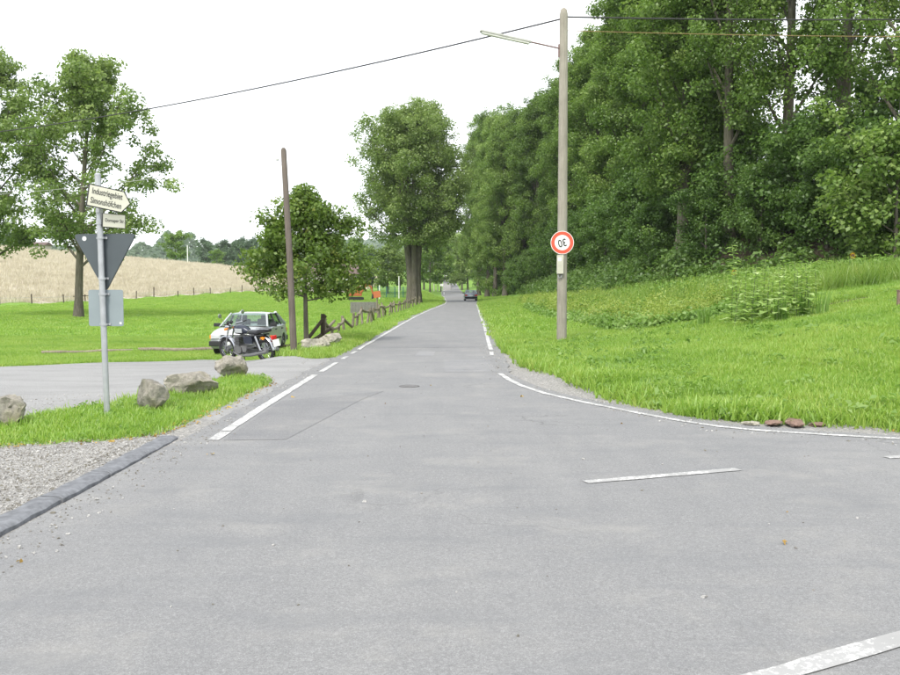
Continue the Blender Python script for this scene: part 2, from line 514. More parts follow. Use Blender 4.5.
def thing(name, label, cat, loc=(0, 0, 0), rz=0.0, group=None, kind=None):
    o = bpy.data.objects.new(name, None)
    col.objects.link(o)
    o.empty_display_size = 0.2
    o.location = loc
    o.rotation_euler = (0, 0, rz)
    return tag(o, label, cat, group, kind)

def copy_tree(o, parent=None):
    c = o.copy(); col.objects.link(c); c.parent = parent
    for ch in list(o.children):
        copy_tree(ch, c)
    return c

# ------------------------------------------------------------------ plan of the place (metres; camera stands at 0,0)
def sstep(a, b, x):
    t = np.clip((np.asarray(x, float) - a) / (b - a), 0, 1)
    return t * t * (3 - 2 * t)

def road_z(y):
    return np.interp(y, [-50, 180, 215, 260, 350, 600, 900], [0, 0, 0.25, 1.15, 4.6, 12, 20])

XL = np.array([(9.0, -2.95), (10.5, -2.9), (17.6, -2.85), (21.7, -2.75), (28, -2.62), (41, -2.44), (54, -2.2), (69, -1.75), (84, -1.15), (95, -0.75), (110, -0.65), (152, -1.15), (217, -1.9), (300, -1.95), (350, -1.8), (600, -4.0), (800, -6)])
XR = np.array([(17.6, 1.18), (21, 1.28), (26.6, 1.38), (41, 1.75), (56, 2.07), (69, 2.38), (89, 2.85), (108, 3.45), (127, 3.75), (152, 3.7), (217, 3.3), (300, 2.2), (350, 1.6), (600, -0.5), (800, -2.5)])
CURVE = [(1.18, 17.6), (1.38, 15.75), (1.66, 14.6), (2.05, 13.6), (2.66, 12.3), (3.36, 11.1), (4.1, 10.6), (4.95, 10.2), (6.0, 9.95), (8, 10.1), (12, 11.3), (30, 18), (60, 29)]
NEAR = [(60, 24), (30, 12.5), (12, 6.2), (8, 4.7), (3.4, 2.2), (2.0, -2), (2.0, -14)]

def dense(poly, step):
    out = []
    for a, b in zip(poly[:-1], poly[1:]):
        n = max(1, int(math.hypot(b[0] - a[0], b[1] - a[1]) / step))
        for i in range(n):
            out.append((a[0] + (b[0] - a[0]) * i / n, a[1] + (b[1] - a[1]) * i / n))
    out.append(poly[-1])
    return out

left_edge = [(-2.95, -14), (-2.95, 9.0)] + [(x, y) for y, x in XL[1:]]
right_edge = [(x, y) for y, x in XR[1:]][::-1] + CURVE
ASPH = left_edge + right_edge + NEAR

def in_poly(P, poly):
    x, y = P[:, 0], P[:, 1]
    r = np.zeros(len(P), bool)
    n = len(poly)
    for i in range(n):
        (x1, y1), (x2, y2) = poly[i], poly[(i + 1) % n]
        if y1 == y2:
            continue
        c = ((y1 > y) != (y2 > y)) & (x < (x2 - x1) * (y - y1) / (y2 - y1) + x1)
        r ^= c
    return r

def poly_dist(P, poly, closed=True):
    d = np.full(len(P), 1e9)
    n = len(poly)
    for i in range(n if closed else n - 1):
        a = np.array(poly[i]); b = np.array(poly[(i + 1) % n])
        ab = b - a
        t = np.clip(((P - a) @ ab) / max(ab @ ab, 1e-9), 0, 1)
        q = P - (a + t[:, None] * ab)
        d = np.minimum(d, np.hypot(q[:, 0], q[:, 1]))
    return d

def sdist(P, poly):
    d = poly_dist(P, poly)
    return np.where(in_poly(P, poly), -d, d)

EMB = [(70, 30), (40, 33), (24, 36), (15, 40), (10.0, 50), (8.5, 66), (8.5, 140), (8, 260), (6, 620), (6, 900), (400, 900), (400, 30)]
GARDEN_SOIL = [(8.9, 23.0), (10.2, 22.6), (11.6, 23.6), (11.3, 24.9), (9.8, 25.0), (9.0, 24.2)]
HF0 = np.array((-49.0, 100.0)); HFD = np.array((16.0, 50.0)) / 52.5; HFN = np.array((-50.0, 16.0)) / 52.5

LOT = [(-2.6, -14), (-40, -14), (-40, 17.0), (-11.8, 24.2), (-9.9, 25.9), (-7.4, 27.4), (-6.2, 26.8), (-4.9, 24.7), (-3.9, 22.6), (-3.2, 21.4), (-2.5, 22.2)]
ISLAND = [(-12, 7.4), (-4.68, 9.55), (-3.8, 9.95), (-3.35, 10.25), (-3.2, 11.4), (-3.2, 13.5), (-3.12, 15.9), (-3.5, 16.9), (-4.05, 17.3), (-4.35, 15.7), (-4.6, 14.5), (-4.85, 13.1), (-5.1, 12.0), (-5.5, 10.9), (-12, 9.3)]
SHOULDER = [(1.0, 60), (2.35, 60), (2.0, 45), (1.72, 32), (1.6, 25.7), (1.68, 19.5), (2.08, 16.4), (2.40, 14.1), (2.75, 12.75), (3.2, 11.75), (3.9, 11.25), (4.55, 10.95), (5.3, 10.5), (6.2, 10.3), (8, 10.5), (8, 9.6), (4.8, 9.6), (3, 10.6), (1.5, 14), (0.9, 17.5)]

def terrain(x, y):
    x = np.atleast_1d(np.asarray(x, float)); y = np.atleast_1d(np.asarray(y, float))
    P = np.stack([x, y], 1)
    D = sdist(P, ASPH)
    mid = (np.interp(y, XL[:, 0], XL[:, 1]) + np.interp(y, XR[:, 0], XR[:, 1])) / 2
    right = x > np.where(y < 17, -1.0, mid)
    z = road_z(y)
    Dp = np.maximum(D - 0.3, 0)
    # right bank
    zr = 0.105 * np.minimum(Dp, 3) + 0.165 * np.clip(Dp - 3, 0, 9) + 0.07 * np.clip(Dp - 12, 0, 14) + 0.03 * sstep(0, 0.5, Dp)
    e = -sdist(P, EMB)
    zr = zr + np.where(e > 0, 3.0 * sstep(0, 7, e) + 0.04 * np.minimum(e, 120), 0)
    zr = zr * np.where(y < 6, sstep(-14, 6, y), 1)
    # left field dips, then the stubble hill
    L = sstep(0.2, 3.6, Dp)
    zl = L * np.interp(y, [-50, 12, 20, 24, 28, 33, 45, 60, 75, 110, 150, 220, 300, 600, 900], [0, 0, -0.20, -0.42, -0.50, -0.56, -0.58, -0.46, -0.30, -0.15, 1.0, 1.3, 1.8, 6, 10])
    zl = zl - L * road_z(y)
    s = (P - HF0) @ HFN
    smax = np.interp((P - HF0) @ HFD, [64, 114, 170], [62, 37, 20])
    zh = np.where(s > 0, 0.14 * np.minimum(s, smax) + 0.045 * np.clip(s - smax, 0, 60), 0)
    zl = zl + zh * sstep(40, 90, y)
    z = z + np.where(right, zr, zl)
    z = z + np.where(D > 0.5, 0.02 * np.sin(x * 1.3 + y * 0.7) * np.cos(y * 0.9 - x * 0.4), 0)
    z = z - 0.06 * sstep(0, 0.3, -D)
    return z

def tz(x, y):
    return float(terrain([x], [y])[0])

def at_dir(px, y):
    """X of a line of sight seen at column px of the photograph, at a distance y"""
    return (px - 450.0) / 920.0 * y * 0.9986

# ------------------------------------------------------------------ ground sheets
def axis(fine_lo, fine_hi, step, lo, hi, g):
    a = list(np.arange(fine_lo, fine_hi, step))
    s, v = step, fine_hi
    while v < hi:
        a.append(v); s *= g; v += s
    a.append(hi)
    s, v = step, fine_lo
    b = []
    while v > lo:
        s *= g; v -= s; b.append(max(v, lo))
    return np.array(b[::-1] + a)

gx = axis(-13, 13, 0.22, -1500, 1500, 1.075)
gy = axis(1, 42, 0.22, -60, 2500, 1.035)
GX, GY = np.meshgrid(gx, gy)
PX = np.stack([GX.ravel(), GY.ravel()], 1)
GZ = terrain(PX[:, 0], PX[:, 1])
far_drop = 0
Vg = np.column_stack([PX, GZ])
nx, ny = len(gx), len(gy)
ii, jj = np.meshgrid(np.arange(nx - 1), np.arange(ny - 1))
q = (jj * nx + ii).ravel()
Fg = np.stack([q, q + 1, q + nx + 1, q + nx], 1)
zone = np.zeros((len(PX), 4), np.float32); zone[:, 3] = 1
lotd = -sdist(PX, LOT); isd = -sdist(PX, ISLAND); shd = -sdist(PX, SHOULDER)
lot_m = np.clip(0.5 + np.minimum(lotd, -isd) * 1.6, 0, 1)
sh_m = np.clip(0.5 + shd * 2.0, 0, 1)
Dall = sdist(PX, ASPH)
edge_m = np.where((PX[:, 1] > 40) | (PX[:, 0] < 0), np.clip(1.0 - Dall / 0.35, 0, 1), 0) * (Dall < 0.7)
zone[:, 0] = np.maximum.reduce([lot_m, sh_m, edge_m * 0.8])
zone[:, 1] = lot_m * sstep(10.5, 12.5, PX[:, 1] + 0.12 * (PX[:, 0] + 5))
emb_e = -sdist(PX, EMB)
zone[:, 2] = np.maximum(np.clip(0.2 + emb_e * 0.25, 0, 1) * (emb_e > -0.8), np.clip(0.5 - sdist(PX, GARDEN_SOIL) * 1.2, 0, 1))
hs = (PX - HF0) @ HFN
cen = Vg[Fg].mean(1)
chs = (cen[:, :2] - HF0) @ HFN
is_stub = (chs > 0.6) & (chs < np.interp((cen[:, :2] - HF0) @ HFD, [64, 114, 170], [62, 37, 20])) & (cen[:, 1] > 40) & (cen[:, 1] < 300) & (cen[:, 0] < -18)
is_lot = (-sdist(cen[:, :2], LOT) > 0) & (sdist(cen[:, :2], ISLAND) > 0)
def sub_sheet(name, mask, mat):
    F = Fg[mask]
    used, inv = np.unique(F, return_inverse=True)
    me = mesh_np(name, Vg[used], inv.reshape(F.shape), mat, {'zone': ('FLOAT_COLOR', 'POINT', zone[used])}, smooth=True)
    o = link(name, me)
    tag(o, kind='structure')
    return o
tag(sub_sheet('ground', ~(is_stub | is_lot), M['ground']), 'bright green grass ground with verges, pasture and wooded bank')
tag(sub_sheet('stubble_field', is_stub, M['stubble']), 'pale brown stubble field on the rising hill at left')
tag(sub_sheet('gravel_lot', is_lot, M['ground']), 'grey gravel parking area left of the road')

# asphalt sheet: jittered outline, filled
def wob(i, a):
    return a * (random.random() - 0.5)
outline = []
for (x, y) in dense(ASPH, 0.35)[:-1]:
    k = 0.07 if y < 120 and y > 9 else 0.0
    if x < -2 and 9 < y < 30: k = 0.10
    outline.append((x + wob(0, k), y + wob(0, k)))
def strip_mesh():
    """far road as rows, near junction as a filled polygon"""
    bm = bmesh.new()
    near = [p for p in outline]
    # rows beyond y = 30
    ys = np.concatenate([np.arange(30, 120, 1.0), np.arange(120, 260, 4.0), np.arange(260, 800, 12.0)])
    prev = None
    r_ = random.Random(3)
    for i, y in enumerate(ys):
        jl, jr = (0, 0) if i == 0 else ((r_.random() - .5) * 0.10, (r_.random() - .5) * 0.10)
        xl = np.interp(y, XL[:, 0], XL[:, 1]) + jl; xr = np.interp(y, XR[:, 0], XR[:, 1]) + jr
        z = float(road_z(y)) + 0.008
        row = [bm.verts.new((xl + (xr - xl) * t, y, z + 0.03 * math.sin(math.pi * t) * min(1, (y - 30) / 40))) for t in (0, .25, .5, .75, 1)]
        if prev:
            for a in range(4):
                bm.faces.new((prev[a], prev[a + 1], row[a + 1], row[a]))
        prev = row
    xl0, xr0 = np.interp(30, XL[:, 0], XL[:, 1]), np.interp(30, XR[:, 0], XR[:, 1])
    L_ = [p for p in dense(left_edge, 0.3) if p[1] < 29.8] + [(xl0, 30)]
    R_ = [(xr0, 30)] + [p for p in dense(right_edge, 0.3) if p[1] < 29.8 and p[0] < 61] + dense(NEAR, 0.6)[1:]
    pts = []
    for (x, y) in L_ + R_:
        k = 0.0
        if 10.5 < y < 29.5 and x < -2: k = 0.13
        elif 9.5 < y < 29.5 and 0 < x < 9: k = 0.09
        pts.append((x + (r_.random() - .5) * k, y + (r_.random() - .5) * k * 0.6))
    vs = [bm.verts.new((x, y, 0.008)) for x, y in pts]
    es = [bm.edges.new((vs[i], vs[(i + 1) % len(vs)])) for i in range(len(vs))]
    bmesh.ops.triangle_fill(bm, edges=es, use_beauty=True)
    bmesh.ops.recalc_face_normals(bm, faces=bm.faces)
    for f in bm.faces:
        if f.normal.z < 0:
            f.normal_flip()
    me = bpy.data.meshes.new('road')
    bm.to_mesh(me); bm.free()
    me.materials.append(M['asphalt'])
    return me
tag(link('road', strip_mesh()), 'worn grey asphalt lane widening into a junction', kind='structure')

# ---- painted markings
def line_strip(name, pts, w, z0=0.014, step=0.5, jit=0.012, label=None, mat='paint'):
    pts = dense(pts, step)
    r_ = random.Random(len(pts) * 7 + int(w * 1000))
    V, F = [], []
    for i, p in enumerate(pts):
        a = Vector(pts[max(i - 1, 0)]); b = Vector(pts[min(i + 1, len(pts) - 1)])
        d = (b - a).normalized(); n = Vector((-d.y, d.x))
        z = float(road_z(p[1])) + z0
        for s_ in (-1, 1):
            V.append((p[0] + n.x * s_ * w / 2 + (r_.random() - .5) * jit, p[1] + n.y * s_ * w / 2 + (r_.random() - .5) * jit, z))
        if i:
            k = len(V)
            F.append((k - 4, k - 3, k - 1, k - 2))
    o = link(name, mesh_np(name, V, F, M[mat]))
    return tag(o, label, kind='structure')
def xl_at(y, off): return (float(np.interp(y, XL[:, 0], XL[:, 1])) + off, y)
def xr_at(y, off): return (float(np.interp(y, XR[:, 0], XR[:, 1])) + off, y)
line_strip('edge_line', [(-2.56, 9.85), (-2.56, 10.45)], 0.13)
line_strip('edge_line', [(-2.57, 10.5), (-2.58, 13.0), (-2.55, 17.3)], 0.125)
line_strip('edge_line', [(-2.53, 18.0), (-2.50, 20.2)], 0.10)
line_strip('edge_line', [(-2.49, 21.2), (-2.47, 22.0)], 0.10)
line_strip('edge_line', [(-2.46, 22.9), (-2.44, 23.8)], 0.10)
line_strip('edge_line', [(-2.43, 24.4)] + [xl_at(y, 0.24) for y in (26, 28, 41, 54, 69, 84, 95, 110, 130, 152, 180)], 0.11, 0.020)
line_strip('edge_line', [(1.02, 22.4), (1.06, 23.6)], 0.10)
line_strip('edge_line', [(1.09, 24.4)] + [xr_at(y, -0.24) for y in (26.6, 34)], 0.11)
line_strip('edge_line', [xr_at(y, -0.24) for y in (34.6, 41, 56, 69, 89, 108, 127, 152, 180)], 0.11, 0.020)
line_strip('edge_line', [(0.96, 17.6), (1.06, 16.4), (1.19, 15.45), (1.48, 14.27), (1.88, 13.27), (2.49, 11.99), (2.85, 11.3), (3.19, 10.82), (3.55, 10.55), (3.96, 10.34), (4.89, 9.95), (6.2, 9.65), (8, 9.8), (12, 11.0), (20, 14)], 0.10, step=0.25)
line_strip('centre_dash', [(1.14, 7.70), (2.61, 8.25)], 0.115, step=0.2, mat='paint_worn')
line_strip('centre_dash', [(4.22, 8.83), (5.7, 9.35)], 0.115, step=0.2, mat='paint_worn')
line_strip('edge_line', [(1.0, 3.62), (1.45, 3.86), (2.15, 4.25), (6, 6.0), (12, 8.4), (25, 13)], 0.125, step=0.25, mat='paint_worn')

# ---- repaired patches and an iron cover
def flat_poly(name, pts, z, mat, label=None):
    bm = bmesh.new()
    f = bm.faces.new([bm.verts.new((x, y, z)) for x, y in pts])
    if f.normal.z < 0: f.normal_flip()
    f.normal_update()
    if f.normal.z < 0: f.normal_flip()
    me = bpy.data.meshes.new(name); bm.to_mesh(me); bm.free()
    me.materials.append(mat)
    return tag(link(name, me), label, kind='structure')
PD, PLT = mat_asphalt('asphalt_patch_dark', 0.90), mat_asphalt('asphalt_patch_light', 1.14)
PD2 = mat_asphalt('asphalt_patch_mid', 0.95)
PD3 = mat_asphalt('asphalt_patch_pale', 1.05)
flat_poly('asphalt_patch', [(-2.45, 9.85), (-1.78, 9.9), (-1.30, 13.5), (-1.05, 14.6), (-2.45, 13.3)], 0.011, PD)
flat_poly('asphalt_patch', [(-0.85, 22.2), (-0.40, 22.25), (-0.38, 23.9), (-0.80, 23.8)], 0.011, PLT)
flat_poly('asphalt_patch', [(-2.30, 25.5), (-0.3, 25.3), (0.98, 25.6), (1.02, 29.2), (-2.25, 29.0)], 0.011, PD2)
flat_poly('asphalt_patch', [(-0.1, 17.9), (0.9, 18.0), (0.92, 21.2), (-0.15, 21.0)], 0.011, PD3)

# ------------------------------------------------------------------ kerb stones
kerb = thing('kerb', 'row of dark grey kerb stones beside the gravel', None, (-3.07, -2, 0), kind='structure')
mk = MB()
prof = [(-0.095, -0.10), (-0.095, 0.034), (-0.082, 0.046), (0.055, 0.040), (0.088, 0.018), (0.095, -0.10)]
NY = 9
for i in range(NY):
    y = -0.486 + 0.972 * i / (NY - 1)
    for (x, z) in prof:
        mk.v.append((x + 0.004 * math.sin(i * 2.1 + x * 30), y, z + 0.004 * math.sin(i * 1.7 + z * 40)))
for i in range(NY - 1):
    for k in range(len(prof)):
        a, b = i * 6 + k, i * 6 + (k + 1) % 6
        mk.f.append((a, b, b + 6, a + 6))
mk.f.append(tuple(range(6))); mk.f.append(tuple(reversed(range((NY - 1) * 6, NY * 6))))
kme = mk.mesh('kerb_stone', M['kerb'], smooth=True)
for i in range(13):
    o = link('kerb_stone', kme, kerb)
    o.location = (random.uniform(-0.012, 0.012), 0.5 + i, random.uniform(-0.006, 0.006) - (0.05 if i == 12 else 0))
    o.rotation_euler = (random.uniform(-0.006, 0.006) + (-0.05 if i == 12 else 0), random.uniform(-.02, .02), random.uniform(-0.008, 0.008))

# ------------------------------------------------------------------ scatter (geometry nodes, uncountable things only)
def source(name, me):
    return bpy.data.objects.new(name, me)
def scatter(name, pts, scale, sources, label, cat, tilt=0.15, parent=None, sz=None):
    n = len(pts)
    r_ = np.random.default_rng(n)
    me = bpy.data.meshes.new(name)
    me.vertices.add(n)
    me.vertices.foreach_set('co', np.asarray(pts, np.float32).ravel())
    rot = np.column_stack([r_.normal(0, tilt, n), r_.normal(0, tilt, n), r_.uniform(0, 6.283, n)]).astype(np.float32)
    a = me.attributes.new('rot', 'FLOAT_VECTOR', 'POINT'); a.data.foreach_set('vector', rot.ravel())
    s3 = np.repeat(np.asarray(scale, np.float32)[:, None], 3, 1)
    s3[:, 2] *= r_.uniform(0.75, 1.25, n)
    a = me.attributes.new('scl', 'FLOAT_VECTOR', 'POINT'); a.data.foreach_set('vector', s3.ravel())
    a = me.attributes.new('var', 'INT', 'POINT'); a.data.foreach_set('value', r_.integers(0, len(sources), n).astype(np.int32))
    o = link(name, me, parent)
    ng = bpy.data.node_groups.new(name, 'GeometryNodeTree')
    ng.interface.new_socket('Geometry', in_out='INPUT', socket_type='NodeSocketGeometry')
    ng.interface.new_socket('Geometry', in_out='OUTPUT', socket_type='NodeSocketGeometry')
    N, Lk = ng.nodes, ng.links
    gi, go = N.new('NodeGroupInput'), N.new('NodeGroupOutput')
    iop = N.new('GeometryNodeInstanceOnPoints')
    jg = N.new('GeometryNodeJoinGeometry')
    for s in sources:
        oi = N.new('GeometryNodeObjectInfo'); oi.inputs['Object'].default_value = s
        oi.inputs['As Instance'].default_value = True
        Lk.new(oi.outputs['Geometry'], jg.inputs[0])
    def nattr(nm, ty):
        a_ = N.new('GeometryNodeInputNamedAttribute'); a_.data_type = ty; a_.inputs['Name'].default_value = nm
        return a_.outputs['Attribute']
    e2r = N.new('FunctionNodeEulerToRotation')
    Lk.new(nattr('rot', 'FLOAT_VECTOR'), e2r.inputs[0])
    Lk.new(gi.outputs[0], iop.inputs['Points'])
    Lk.new(jg.outputs[0], iop.inputs['Instance'])
    iop.inputs['Pick Instance'].default_value = True
    Lk.new(nattr('var', 'INT'), iop.inputs['Instance Index'])
    Lk.new(e2r.outputs[0], iop.inputs['Rotation'])
    Lk.new(nattr('scl', 'FLOAT_VECTOR'), iop.inputs['Scale'])
    Lk.new(iop.outputs[0], go.inputs[0])
    md = o.modifiers.new('scatter', 'NODES'); md.node_group = ng
    return tag(o, label, cat, kind='stuff')

def blade_tuft(name, mat, n, h, spread, width, lean, seed):
    r_ = np.random.default_rng(seed)
    V, F, T = [], [], []
    for i in range(n):
        a = r_.uniform(0, 6.283); rr = spread * math.sqrt(r_.uniform())
        b = np.array((rr * math.cos(a), rr * math.sin(a), -0.02))
        hh = h * r_.uniform(0.55, 1.15)
        la = r_.uniform(0, 6.283); ld = np.array((math.cos(la), math.sin(la), 0)) * lean * hh * r_.uniform(0.3, 1.2)
        wv = np.array((-math.sin(la), math.cos(la), 0)) * width * 0.5 * r_.uniform(.7, 1.3)
        p1 = b + ld * 0.35 + np.array((0, 0, hh * 0.6)); p2 = b + ld + np.array((0, 0, hh))
        k = len(V)
        V += [b - wv, b + wv, p1 + wv * 0.8, p1 - wv * 0.8, p2 + wv * 0.15, p2 - wv * 0.15]
        F += [(k, k + 1, k + 2, k + 3), (k + 3, k + 2, k + 4, k + 5)]
        t = np.clip(r_.normal(0.5, 0.22), 0, 1)
        T += [t, t]
    return source(name, mesh_np(name, V, F, mat, {'tint': ('FLOAT', 'FACE', np.array(T, np.float32))}))

def leaf_quads(P, nrm, size, aspect, r_, fold=0.12):
    N = len(P)
    rv = r_.normal(size=(N, 3))
    u = np.cross(nrm, rv); u /= np.linalg.norm(u, axis=1)[:, None] + 1e-9
    v = np.cross(nrm, u)
    s = size[:, None]
    V = np.empty((N, 4, 3), np.float32)
    V[:, 0] = P - u * s * 0.5
    V[:, 1] = P + v * s * aspect * 0.5 - u * s * 0.08 + nrm * s * fold
    V[:, 2] = P + u * s * 0.5 - nrm * s * fold
    V[:, 3] = P - v * s * aspect * 0.5 - u * s * 0.08 + nrm * s * fold
    return V.reshape(-1, 3), np.arange(N * 4).reshape(N, 4)

def leafy_tuft(name, mat, n, rad, h, lsize, seed, aspect=0.6):
    r_ = np.random.default_rng(seed)
    a = r_.uniform(0, 6.283, n); rr = rad * np.sqrt(r_.uniform(0, 1, n)); zz = h * r_.uniform(0.05, 1, n) * (1 - 0.5 * (rr / rad) ** 2)
    P = np.column_stack([rr * np.cos(a), rr * np.sin(a), zz])
    nr = np.column_stack([np.cos(a) * 0.5, np.sin(a) * 0.5, np.full(n, 0.9)]) + r_.normal(0, 0.45, (n, 3))
    nr /= np.linalg.norm(nr, axis=1)[:, None]
    V, F = leaf_quads(P, nr, lsize * r_.uniform(0.6, 1.3, n), aspect, r_)
    return source(name, mesh_np(name, V, F, mat, {'tint': ('FLOAT', 'FACE', np.clip(r_.normal(0.5, 0.2, n), 0, 1).astype(np.float32))}))

def sample(n, x0, x1, y0, y1, keep, seed, power=None):
    r_ = np.random.default_rng(seed)
    x = r_.uniform(x0, x1, n); y = r_.uniform(y0, y1, n)
    P = np.column_stack([x, y])
    P = P[keep(P)]
    return np.column_stack([P, terrain(P[:, 0], P[:, 1])])

def in_view(P, m=1.5):
    return np.abs(P[:, 0]) < P[:, 1] * 0.489 * 1.06 + m
CROP = [(5.5, 26.0), (4.9, 36), (5.0, 50), (6.0, 80), (7.6, 80), (8.0, 60), (9.2, 48), (9.8, 38), (9.0, 30), (7.6, 26)]
def grass_ok(P, pad=0.0):
    return (sdist(P, ASPH) > 0.12) & ((sdist(P, LOT) > 0.05) | (sdist(P, ISLAND) < -0.05)) & (sdist(P, SHOULDER) > 0.0) & (sdist(P, EMB) > -0.3) & (sdist(P, GARDEN_SOIL) > -0.3)
lawn = [blade_tuft('grass_tuft', M['grass'], 28, 0.085, 0.14, 0.011, 0.8, s) for s in (1, 2, 3)]
lawn_far = [blade_tuft('grass_tuft_wide', M['grass'], 44, 0.075, 0.34, 0.022, 0.9, s) for s in (4, 5)]
def verge_scale(P, r_):
    # taller along the worn edge, clumpy
    c = np.array([mnoise.noise((p[0] * 0.9, p[1] * 0.9, 3.1)) for p in P])
    return r_.uniform(0.75, 1.25, len(P)) * (1.0 + 0.45 * c)

P = sample(60000, 1.3, 15.5, 9.8, 30, lambda P: grass_ok(P) & in_view(P) & (sdist(P, CROP) > -0.2), 11)
r_ = np.random.default_rng(1)
de = sdist(P[:, :2], SHOULDER)
sc_ = verge_scale(P, r_) * (1.0 + 0.9 * np.exp(-np.clip(de, 0, 9) / 0.5))
scatter('verge_grass', P, sc_, lawn, 'lush green grass of the right verge around the grey pole', 'grass')
P = sample(9000, -12, -2.9, 8, 18, lambda P: (sdist(P, ISLAND) < -0.02) & in_view(P), 12)
sc_ = verge_scale(P, r_) * 1.0
scatter('island_grass', P, sc_, lawn, 'grass strip around the sign post and boulders', 'grass')
P = sample(80000, -24, -2.4, 20.5, 42, lambda P: grass_ok(P) & in_view(P), 13)
sc_ = verge_scale(P, r_) * np.where(P[:, 0] > -4.4, 1.5, 0.9)
scatter('field_edge_grass', P, sc_, lawn, 'short grass round the parked car, fence and left verge', 'grass')
P = sample(52000, -46, 8, 42, 170, lambda P: grass_ok(P) & in_view(P) & (sdist(P, CROP) > 0) & (((P - HF0) @ HFN) < 0), 14)
scatter('pasture_grass', P, r_.uniform(0.7, 1.5, len(P)), lawn_far, 'bright green pasture grass between fence and stubble hill', 'grass')
P = sample(16000, 1.5, 12, 30, 110, lambda P: grass_ok(P) & in_view(P) & (sdist(P, CROP) > 0) & (P[:, 0] < 9), 15)
scatter('roadside_grass', P, r_.uniform(0.9, 1.7, len(P)), lawn_far, 'green verge grass along the far right roadside', 'grass')

tall = [blade_tuft('tall_grass_tuft', M['grass_tall'], 26, 0.60, 0.22, 0.016, 0.5, s) for s in (21, 22, 23)]
P = sample(7500, 5, 34, 27, 52, lambda P: grass_ok(P) & in_view(P, 3) & (P[:, 0] > 6.2) & (sdist(P, EMB) < 12) & (P[:, 1] > 26 + 0.12 * (P[:, 0] - 8)), 16)
scatter('meadow_grass', P, r_.uniform(0.7, 1.35, len(P)), tall, 'tall uncut meadow grass behind the vegetable garden', 'tall grass', 0.2)
gl = [leafy_tuft('garden_leaves', M['leaf_garden'], 60, 0.30, 0.55, 0.13, s) for s in (31, 32)]
P = sample(8200, 7.5, 34, 26.5, 46, lambda P: grass_ok(P) & in_view(P, 3) & (sdist(P, EMB) < 7.0), 17)
scatter('garden_herbs', P, r_.uniform(0.6, 1.5, len(P)), gl, 'leafy pale green garden plants on the crest', 'plants', 0.2)
yl = [leafy_tuft('yellow_crop_leaves', M['leaf_yellow'], 110, 0.32, 0.75, 0.075, s, 0.45) for s in (33, 34)]
P = sample(5200, 4.5, 10, 26, 81, lambda P: (sdist(P, CROP) < -0.05), 18)
cn = np.array([mnoise.noise((p[0] * 0.55, p[1] * 0.35, 1.7)) for p in P])
scatter('yellow_crop', P[cn > -0.22], (r_.uniform(0.6, 1.1, len(P)) * (1 + 0.5 * cn))[cn > -0.22], yl + gl[:1], 'yellowing feathery crop bed behind the grey pole', 'crop', 0.2)
dl = [leafy_tuft('dark_crop_leaves', M['leaf_garden'], 60, 0.26, 0.30, 0.10, s, 0.75) for s in (35, 36)]
front = lambda P: (np.abs(sdist(P, CROP)) < 0.45) & (P[:, 0] < 5.6 + 0.9 * (P[:, 1] < 27.2) * 9)
P = sample(3600, 4.2, 9.3, 25.2, 60, front, 19)
scatter('dark_crop_row', P, r_.uniform(0.7, 1.3, len(P)), dl, 'low leafy row along the front of the crop bed', 'crop', 0.2)
bl = [leafy_tuft('bank_herbs', M['leaf_shrub'], 90, 0.55, 0.8, 0.17, s, 0.6) for s in (37, 38, 39)]
def bank(P):
    e = -sdist(P, EMB)
    return (e > 0.6) & (e < 16) & in_view(P, 6)
P = sample(22000, 5, 62, 30, 175, bank, 20)
P = P[:6500]
scatter('bank_undergrowth', P, r_.uniform(0.6, 1.6, len(P)), bl, 'dark nettles and brambles covering the wooded bank', 'undergrowth', 0.2)
st_ = [blade_tuft('stubble_tuft', M['straw'], 26, 0.5, 0.55, 0.03, 0.4, s) for s in (41, 42)]
def stub(P):
    s = (P - HF0) @ HFN
    return (s > 0.8) & (s < np.interp((P - HF0) @ HFD, [64, 114, 170], [61, 36, 19])) & (P[:, 0] < -18) & (np.abs(P[:, 0]) < P[:, 1] * 0.53)
P = sample(70000, -115, -18, 88, 290, stub, 24)[:26000]
scatter('stubble_stalks', P, r_.uniform(0.6, 1.3, len(P)), st_, 'dry straw stalks standing across the stubble field', 'stubble', 0.15)
wd = [leafy_tuft('weed_leaves', M['leaf_garden'], 26, 0.16, 0.13, 0.085, s, 0.5) for s in (51, 52, 53)]
P = sample(2600, 1.5, 14, 10.2, 26, lambda P: grass_ok(P) & in_view(P) & (sdist(P, CROP) > 0.3), 28)
w_ = np.random.default_rng(3).uniform(size=len(P)) < (0.12 + 0.75 * np.exp(-np.clip(sdist(P[:, :2], SHOULDER), 0, 9) / 0.7) * (P[:, 0] > 2.3))
scatter('verge_weeds', P[w_], np.random.default_rng(4).uniform(0.6, 1.4, int(w_.sum())), wd, 'broad leaved weeds growing in the right verge edge', 'weeds', 0.25)
P = sample(900, -8, -3.0, 9, 18, lambda P: (sdist(P, ISLAND) < 0.02) & in_view(P), 29)[:70]
scatter('island_weeds', P, np.random.default_rng(8).uniform(0.4, 0.9, len(P)), wd, 'small broad leaved weeds in the grass strip by the boulders', 'weeds', 0.25)
M['litter'] = leaf_mat('leaf_litter', (0.20, 0.10, 0.04), (0.42, 0.27, 0.07), (0.62, 0.52, 0.12), transl=0.2, use_random=True)
lit = [leafy_tuft('litter_leaf', M['litter'], 3, 0.05, 0.02, 0.05, s, 0.7) for s in (61, 62, 63)]
P = sample(9000, -8, -2.4, 8.2, 18, lambda P: (np.abs(sdist(P, ISLAND) - 0.02) < 0.16) & (P[:, 0] > -7) & in_view(P), 30)[:620]
P2 = sample(3000, -6, 6, 4.5, 16, lambda P: in_view(P, 0.2), 31)[:14]; P2[:, 2] = np.maximum(P2[:, 2], 0.01)
